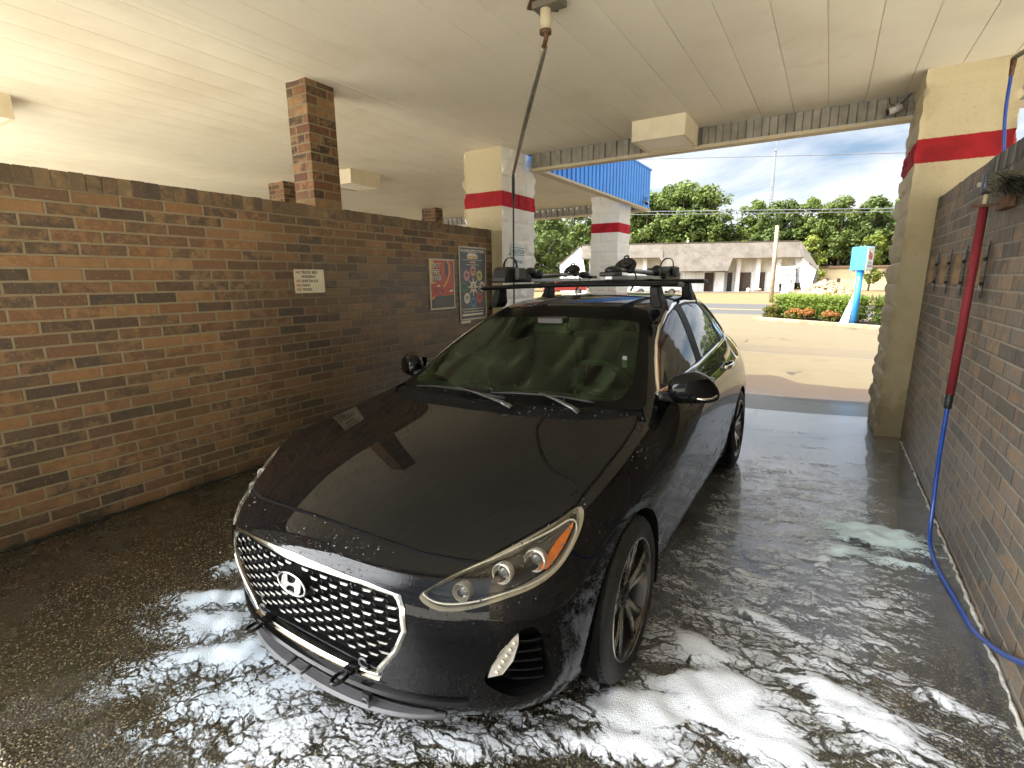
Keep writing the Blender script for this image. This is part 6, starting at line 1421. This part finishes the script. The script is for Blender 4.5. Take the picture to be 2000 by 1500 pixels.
# local frame: x along the front, y away from the viewer, z up. Roof band leans outwards over the front.
m_ = MB(); m_.box((-2.0, .9, 0), (19.2, 9, 4.6)); m_.build("wall", SIDW, BW)
def mans(x0, x1, yb, zb, yt=.55, zt=5.12, th=.22):
    m_ = MB(); m_.add([(x0, yt, zt), (x1, yt, zt), (x1, yb, zb), (x0, yb, zb), (x0, yt + th, zt - .05), (x1, yt + th, zt - .05), (x1, yb + th, zb), (x0, yb + th, zb)], [(0, 3, 2, 1), (4, 5, 6, 7), (0, 1, 5, 4), (3, 7, 6, 2), (0, 4, 7, 3), (1, 2, 6, 5)], 0); m_.build("roof", MANS, BW)
mans(-2.80, 5.70, -.50, 3.66); mans(5.701, 12.05, -1.25, 2.22); mans(12.051, 19.05, -.50, 3.50)
for q_ in ([(5.7, -.50, 3.66), (5.30, -.50, 3.66), (6.10, -1.25, 2.22)], [(12.05, -.5, 3.5), (12.04, -1.25, 2.22), (12.6, -.5, 3.5)]): m_ = MB(); m_.add(q_, [(0, 1, 2)]); m_.build("roof_flank", MANS, BW)
m_ = MB(); m_.box((-2.85, .50, 5.10), (19.1, 1.0, 5.20)); m_.box((-2.8, -.56, 3.58), (5.3, -.48, 3.665)); m_.box((12.6, -.56, 3.42), (19.3, -.48, 3.505)); m_.build("roof_edge", simple("brown_drip_edge", (.10, .075, .05), .6), BW)
m_ = MB(); m_.box((-.9, .86, 2.05), (19.0, .895, 3.66)); m_.build("upper_panels", PANW, BW)
for x in (-1.45, 3.95, 13.45, 15.40, 17.35):
    m_ = MB(); m_.box((x - .19, .30, 0), (x + .19, .85, 3.62)); m_.build("pillar", WHT, BW)
for x0, x1 in ((6.6, 7.7), (10.2, 11.15), (12.40, 13.0), (13.65, 14.85), (15.60, 16.25), (17.9, 18.25)):
    m_ = MB(); m_.box((x0, .80, .10), (x1, .862, 2.06)); m_.build("brick_recess", STONE, BW)
for x0, x1 in ((8.0, 10.1), (11.2, 12.3)):
    m_ = MB(); m_.box((x0, .25, 0), (x1, .86, 2.10)); m_.build("porch_wall", SIDW, BW)
m_ = MB(); m_.box((12.1, .2, 0), (12.38, .86, 2.2)); m_.build("grey_shaded_return", GREYW, BW)
m_ = MB(); m_.box((-.62, .83, .35), (-.28, .87, 1.1), 0); m_.build("window", DARKIN, BW); m_ = MB(); m_.box((17.70, .83, .5), (17.86, .87, 1.45)); m_.build("window", DARKIN, BW)
m_ = MB(); m_.box((-2.9, -1.4, -.02), (19.6, .8, .10)); m_.build("porch_slab", simple("porch_concrete", (.30, .26, .19), .8, var=.15), BW)
# left wing: sloping topped white gable; right end: leaning white wing wall with grey back
m_ = MB(); m_.add([(-5.2, 1.2, 0), (-2.2, -.1, 0), (-2.2, -.1, 1.2), (-2.95, .5, 5.05), (-5.25, 1.2, 3.15), (-5.2, 1.6, 0), (-2.2, .3, 0), (-2.2, .3, 1.2), (-2.95, .9, 5.05), (-5.25, 1.6, 3.15)], [(0, 1, 2, 3, 4), (9, 8, 7, 6, 5), (0, 5, 6, 1), (1, 6, 7, 2), (2, 7, 8, 3), (3, 8, 9, 4), (4, 9, 5, 0)]); m_.build("gable_wall", SIDW, BW, fixn=True)
m_ = MB(); m_.add([(-5.35, 1.1, 3.15), (-2.95, .4, 5.12), (-2.95, .95, 5.16), (-5.35, 1.7, 3.22)], [(0, 1, 2, 3)]); m_.add([(-5.35, 1.1, 3.05), (-2.95, .4, 5.02), (-2.95, .4, 5.12), (-5.35, 1.1, 3.15)], [(0, 1, 2, 3)]); m_.build("gable_coping", STONE, BW)
m_ = MB(); m_.add([(18.85, .4, 3.52), (19.35, .4, 3.52), (20.45, -.9, 2.20), (20.05, -.9, .05), (19.55, -.6, .05), (18.85, .7, 3.52), (19.35, .7, 3.52), (20.45, -.6, 2.20), (20.05, -.6, .05), (19.55, -.3, .05)], [(0, 4, 3, 2, 1), (5, 6, 7, 8, 9), (0, 1, 6, 5), (1, 2, 7, 6), (2, 3, 8, 7), (3, 4, 9, 8), (4, 0, 5, 9)]); m_.build("wing_wall", WHT, BW, fixn=True)
m_ = MB(); m_.add([(19.05, .55, 5.1), (19.3, .55, 5.1), (20.75, -.9, 2.3), (20.45, -.95, 2.25), (19.3, -.52, 3.48)], [(0, 4, 3, 2, 1)]); m_.build("roof_hip", MANS, BW); m_ = MB(); m_.add([(19.2, 1.2, 4.9), (20.5, 1.2, 3.9), (20.5, 1.2, 2.4), (20.0, 1.2, 2.4)], [(0, 3, 2, 1)]); m_.build("gable_end", WHT, BW); m_ = MB(); m_.box((20.1, -.55, 0), (20.75, .6, 2.28)); m_.build("grey_shaded_return", GREYW, BW)
m_ = MB(); m_.cyl((8.3, .8, 5.15), (8.3, .8, 5.42), .10, 10); m_.build("roof_vent", WHT, BW)
for x, y, s, lb in ((14.2, -1.1, .20, "white bag standing on the porch of the white building"), (15.0, -1.1, .26, "pinkish sack lying on the porch of the white building")):
    m_ = MB(); bm = bmesh.new(); bmesh.ops.create_icosphere(bm, subdivisions=3, radius=1)
    for v in bm.verts: n = 1 + .18 * mnoise.noise(v.co * 2.2 + Vector((x, 0, 0))); v.co = Vector((v.co.x * s * (1.0 if x < 14.5 else 1.9) * n, v.co.y * s * n, max(-.6, v.co.z) * s * (1.3 if x < 14.5 else .8) * n))
    m_.bm(bm, 0, None, True); bm.free(); o = m_.build("bag", simple("bag_cloth", (.55, .52, .48) if x < 14.5 else (.42, .30, .26), .8)); o.matrix_world = FM @ Matrix.Translation((x, y, .10 + s * .72)); tag(o, lb, "bag")
# ---- cream building at the right, rubble heap
CB_ = empty("cream_building", (-1.9, 71, 0), (0, 0, rad(4)), label="low cream building behind the rubble heap at the right", cat="building"); CREAMW = siding("cream_block_wall", (.60, .49, .30), .4)
m_ = MB(); m_.box((.6, 0, 0), (16, 8, 2.55)); m_.build("wall", CREAMW, CB_); m_ = MB(); m_.box((.35, -.25, 2.56), (16.2, 8.2, 2.78)); m_.build("roof", simple("brown_roof_edge", (.16, .10, .06), .7), CB_)
m_ = MB(); m_.add([(-.9, -.4, 0), (.55, -.4, 0), (.55, -.4, 2.9), (-.9, -.4, 1.7), (-.9, 3, 0), (.55, 3, 0), (.55, 3, 2.9), (-.9, 3, 1.7)], [(0, 1, 2, 3), (7, 6, 5, 4), (0, 3, 7, 4), (1, 5, 6, 2), (3, 2, 6, 7)]); m_.build("side_wing", CREAMW, CB_)
for x in (1.4, 2.55, 5.4): m_ = MB(); m_.box((x, -.03, .95), (x + .34, .02, 1.35 if x < 5 else 1.7)); m_.build("window", simple("dim_pane", (.05, .06, .07), .2), CB_)
m_ = MB(); m_.box((7.4, -.03, 0), (8.5, .02, 2.05)); m_.build("door", simple("cream_door", (.30, .24, .14), .6), CB_)
m_ = MB(); rr = random.Random(2)
for k_ in range(520):
    a = rr.uniform(0, 6.28); d = math.sqrt(rr.random()); x = d * 2.0 * math.cos(a); y = d * 1.7 * math.sin(a); z = 1.28 * (1 - d ** 1.3) * rr.uniform(.85, 1.02)
    bm = bmesh.new(); bmesh.ops.create_icosphere(bm, subdivisions=1, radius=rr.uniform(.08, .20)); Mr = Matrix.Rotation(rr.uniform(0, 6), 4, Vector((rr.random(), rr.random(), .3)).normalized())
    for v in bm.verts: v.co = Vector((v.co.x * 1.3, v.co.y, v.co.z * .7)) * rr.uniform(.8, 1.2)
    m_.bm(bm, 0, Matrix.Translation((x, y, z)) @ Mr); bm.free()
o = m_.build("rubble_heap", simple("pale_broken_brick", (.42, .30, .17), .85, var=.35, scale=5)); o.location = (-.25, 46, .0); tag(o, "heap of pale broken bricks behind the hedge", "rubble", kind='stuff')
# ---- island with kerb, hedge, shrubs
KD = Vector((3.73, -2.24, 0)).normalized(); IP = Vector((-1.95, 20.35, 0)); IN = Vector((-KD.y, KD.x, 0))
ISL = Matrix(((KD.x, IN.x, 0, IP.x), (KD.y, IN.y, 0, IP.y), (0, 0, 1, 0), (0, 0, 0, 1)))
KERBM = simple("old_pale_kerb", (.30, .225, .13), .85, var=.25, scale=3, bump=.4, bscale=25)
KERB = empty("island_kerb", label="low worn kerb round the planted island", cat="kerb"); KERB.matrix_world = ISL
m_ = MB(); m_.box((-.35, -.09, -.02), (7.5, .09, .13), 0, None, .03); m_.box((-.45, .09, -.02), (-.27, 2.2, .12), 0, None, .03); m_.build("kerb_stone", KERBM, KERB)
m_ = MB(); m_.box((-.27, .09, -.02), (7.5, 2.3, .085)); o = m_.build("island_soil", simple("dark_mulch", (.045, .030, .018), .9, var=.4, scale=20, bump=.5, bscale=40)); o.matrix_world = ISL; tag(o, kind='structure')
HEDGE = leaf_mat("hedge_leaves", (.065, .105, .010), (.15, .20, .022), .3); SHRUB_O = leaf_mat("shrub_orange_tips", (.24, .085, .025), (.30, .15, .035), .3); SHRUB_G = leaf_mat("shrub_green_base", (.07, .085, .012), (.14, .13, .025), .3)
def hedge(x0, x1, label):
    r = empty("hedge", label=label, cat="hedge"); r.matrix_world = ISL; rr = random.Random(int(x0 * 10) + 50); m_ = MB(); cl = []; x = x0
    while x < x1:
        for y in (.75, 1.15):
            for z in (.28, .52, .74): cl.append((x + rr.uniform(-.05, .05), y + rr.uniform(-.06, .06), z + .085 * (x - x0) * .12 + rr.uniform(-.03, .03), rr.uniform(.19, .25)))
        x += .17
    crown(m_, cl, .075, 110, rr)
    for _ in range(int((x1 - x0) * 260)):
        px, py = rr.uniform(x0 - .1, x1 + .1), rr.uniform(.55, 1.35); z = .84 + rr.uniform(-.05, .05); hh = rr.uniform(.05, .15); a = rr.uniform(-.4, .4)
        m_.quad((px - .015, py, z), (px + .015, py, z), (px + a * .1 + .008, py + .02, z + hh), (px + a * .1 - .008, py + .02, z + hh))
    m_.build("foliage", HEDGE, r); s_ = MB(); x = x0 + .1
    while x < x1: s_.cyl((x, .95, 0), (x + rr.uniform(-.05, .05), .95, .5), .02, 6); x += .3
    s_.build("stems", BARK, r)
hedge(-.05, 2.86, "clipped bright green hedge left of the blue sign pole"); hedge(3.33, 6.2, "clipped green hedge right of the blue sign pole")
def shrub(x, y, s, orange, label):
    r = empty("shrub", label=label, cat="shrub", group="low shrubs along the island kerb"); r.matrix_world = ISL @ Matrix.Translation((x, y, .06)); rr = random.Random(int(x * 31) + 3); cl = []
    for _ in range(26):
        p = Vector((rr.uniform(-1, 1), rr.uniform(-1, 1), rr.uniform(0, 1)))
        if p.length > 1: p.normalize()
        cl.append((p.x * s * .75, p.y * s * .7, .10 + p.z * s * .95, s * .33))
    lo = [c for c in cl if c[2] < .10 + s * (.42 if orange else .8)]; hi = [c for c in cl if c not in lo]
    a = MB(); crown(a, lo, .065, 60, rr); a.build("foliage", SHRUB_G, r); b = MB(); crown(b, hi, .065, 60, rr)
    if hi: b.build("tip_foliage", SHRUB_O, r)
    t = MB()
    for k_ in range(5): t.cyl((0, 0, -.02), (rr.uniform(-.2, .2) * s * 2, rr.uniform(-.2, .2) * s * 2, s * .8), .012, 5)
    t.build("stems", BARK, r)
shrub(-.02, .45, .40, False, "yellow green shrub at the road end of the hedge"); shrub(.90, .40, .31, True, "orange tipped shrub leftmost of the three in front of the hedge"); shrub(1.42, .38, .32, True, "orange tipped shrub in the middle of the three in front of the hedge"); shrub(2.20, .38, .31, True, "orange tipped shrub nearest the blue sign pole"); shrub(4.15, .32, .25, True, "orange tipped shrub half hidden by the tan block column")
# ---- blue pole sign
PS = empty("pole_sign", label="blue pole sign with white end panel and red emblem in the island", cat="sign"); PS.matrix_world = Matrix.Translation((.752, 19.0, .08)) @ Matrix.Rotation(rad(-38), 4, 'Z')
SKYB = simple("bright_blue_sign_paint", (.030, .25, .62), .4, var=.06); m_ = MB(); m_.cyl((0, 0, -.05), (0, 0, 1.66), .088, 20); m_.build("pole", SKYB, PS)
m_ = MB(); m_.box((-.24, -.155, 1.66), (.24, .155, 2.36), 0, None, .012); m_.build("sign_cabinet", SKYB, PS)
m_ = MB(); m_.box((.2405, -.140, 1.675), (.256, .140, 2.345), 0, None, .004); m_.build("sign_panel", simple("white_sign_panel", (.62, .62, .58), .4), PS)
ME = Matrix(((0, 0, 1, .2565), (1, 0, 0, 0), (0, 1, 0, 0), (0, 0, 0, 1))); REDE = simple("red_emblem", (.30, .030, .035), .5); PINK = simple("pink_emblem", (.55, .22, .22), .5)
m_ = MB(); m_.prism([(-.07, 2.20), (-.055, 2.24), (-.04, 2.20), (.01, 2.17), (.065, 2.14), (.075, 2.07), (.065, 2.00), (.03, 1.965), (-.02, 1.97), (-.065, 2.04), (-.075, 2.10), (-.045, 2.14), (-.07, 2.17)], .0, .004, 0, ME); m_.prism([(-.02, 2.15), (.0, 2.15), (.005, 2.0), (-.01, 1.99)], .004, .006, 1, ME); m_.prism(ell(.035, 2.10, .018, .026, 14), .004, .006, 1, ME); m_.build("emblem", [REDE, PINK], PS)
GRYP = simple("grey_lettering", (.14, .14, .18), .5)
text_mesh("lettering", "CAR", .075, GRYP, PS, ME @ Matrix.Translation((0, 1.855, .001)), 'CENTER', bold=.002); text_mesh("lettering", "WASH", .100, GRYP, PS, ME @ Matrix.Translation((0, 1.75, .001)), 'CENTER', bold=.003, sx=.85)
m_ = MB(); m_.add([(-.46, -.02, .0), (-.16, -.02, .0), (-.06, -.02, 1.0), (-.10, -.02, 1.0), (-.46, .05, .0), (-.16, .05, .0), (-.06, .05, 1.0), (-.10, .05, 1.0)], [(0, 1, 2, 3), (7, 6, 5, 4), (0, 4, 5, 1), (1, 5, 6, 2), (2, 6, 7, 3), (3, 7, 4, 0)]); m_.build("white_brace", simple("white_brace_paint", (.60, .60, .58), .6, var=.15), PS)
for x in (-.08, .02): m_ = MB(); m_.cyl((x, 0, 2.36), (x, 0, 2.41), .012, 8); m_.build("lifting_lug", GALV, PS)
# ---- utility pole, weathered board, mast, wires
UP = empty("utility_pole", (-3.07, 36, -.05), label="bare pale wooden utility pole beside the weathered sign board", cat="utility pole"); m_ = MB(); m_.tube([(0, 0, 0), (-.02, 0, 2.4), (-.06, 0, 4.72)], [.135, .12, .10], 14); m_.build("pole_shaft", simple("bleached_pole_wood", (.36, .28, .18), .85, var=.2, scale=3), UP)
SBD = empty("sign_board", (-2.62, 40, -.05), (0, 0, rad(6)), label="weathered white roadside board with dark peeled patches on a white post", cat="sign board")
def peeled():
    k = NT("peeling_white_board"); o = k.obj(); n = k.noise(k.mapv(o, (1, 1, 1.4), (0, 0, 0), (0, .6, 0)), 4.2, 3, .5); m = k.step(n, .60, .64); return k.set(color=k.mix(k.math('MULTIPLY', m, .85), (.62, .60, .54), (.06, .055, .045)), rough=.7)
m_ = MB(); m_.box((-.62, -.10, 1.18), (.62, .10, 2.32), 0, Matrix.Rotation(rad(-2), 4, 'Y'), .01); m_.build("board", peeled(), SBD); m_ = MB(); m_.box((-.22, -.08, 0), (.20, .08, 1.18)); m_.build("post", WHT, SBD); m_ = MB(); m_.box((.62, .02, 1.22), (.80, .22, 2.30)); m_.build("board_shadow", GREYW, SBD)  # solid grey box shaped and coloured as the board's shadow
MAST = empty("lattice_mast", (-9.05, 90, 0), label="slender guyed lattice radio mast rising above the trees", cat="radio mast"); STEELP = simple("pale_mast_steel", (.20, .21, .23), .5, .3); m_ = MB(); Hm = 20.4; w0, w1 = .52, .12
legs = lambda t: [(lerp(w0, w1, t) * math.cos(a), lerp(w0, w1, t) * math.sin(a), Hm * t) for a in (.5, .5 + 2.094, .5 + 4.189)]
for k_ in range(3): m_.tube([legs(0)[k_], legs(1)[k_]], [.05, .03], 5)
nb = 46
for i in range(nb):
    a, b = legs(i / nb), legs((i + 1) / nb)
    for k_ in range(3): m_.tube([a[k_], b[(k_ + 1) % 3]], .022, 4, 0, False); m_.tube([a[k_], a[(k_ + 1) % 3]], .018, 4, 0, False)
m_.build("lattice", STEELP, MAST); m_ = MB(); m_.cyl((0, 0, Hm), (0, 0, Hm + 1.1), .035, 6); m_.box((-.16, -.16, Hm - .2), (.16, .16, Hm + .25)); m_.build("mast_head", STEELP, MAST)
WIREM = simple("grey_overhead_wire", (.10, .10, .11), .5)
for (z0, z1, r_, sag, lb, y) in ((9.72, 8.2, .022, .25, "single thin overhead wire high across the sky", 36), (6.20, 5.28, .026, .12, "upper of the two low overhead wires crossing the trees", 36), (6.02, 5.13, .022, .12, "lower of the two low overhead wires crossing the trees", 36.2)):
    m_ = MB(); m_.tube([(lerp(-30, 14, t), y, lerp(z0 + (z0 - z1) * 1.2, z1 - (z0 - z1) * .75, t) - sag * 4 * t * (1 - t) * .5) for t in np.linspace(0, 1, 24)], r_, 5); o = m_.build("overhead_wire", WIREM); tag(o, lb, "wire")
# parked cars far beyond, seen under the roof bars
def far_car(loc, rz, col, label):
    r = empty("parked_car", loc, (0, 0, rz), label=label, cat="car"); m_ = MB(); prof = [(-2.1, .35), (-2.15, .70), (-1.4, .88), (-.8, 1.38), (.6, 1.42), (1.4, .95), (2.1, .85), (2.15, .40)]
    n = len(prof); W = .85; m_.add([(x, -W * (.82 if z > 1 else 1), z) for x, z in prof] + [(x, W * (.82 if z > 1 else 1), z) for x, z in prof], [tuple(range(n)), tuple(range(2 * n - 1, n - 1, -1))] + [(i, n + i, n + (i + 1) % n, (i + 1) % n) for i in range(n)], 0); o = m_.build("body", simple("far_car_paint", col, .3, var=.05, coat=.5), r, fixn=True); b = o.modifiers.new("b", 'BEVEL'); b.width = .08; b.segments = 2
    g = MB()
    for s in (-1, 1): g.add([(-1.15, s * .80, .95), (-.72, s * .73, 1.30), (.52, s * .73, 1.33), (1.12, s * .80, .97)], [(0, 1, 2, 3)] if s < 0 else [(3, 2, 1, 0)])
    g.build("window", DARKIN, r)
    for x in (-1.35, 1.35):
        for s in (-1, 1): w_ = MB(); w_.lathe([(-.1, .18), (-.1, .31), (.1, .31), (.1, .18)], 'Y', 20, 0, Matrix.Translation((x, s * .78, .31))); w_.lathe([(.08 * s, 0.001), (.08 * s, .19)], 'Y', 20, 1, Matrix.Translation((x, s * .78, .31))); w_.build("wheel", [RUBBER, SILV], r)
far_car((-13.6, 46.5, 0), rad(25), (.55, .56, .58), "pale car parked before the white building, seen under the roof bar"); far_car((-22.5, 46, 0), rad(22), (.30, .03, .03), "red car parked at the left end of the white building")
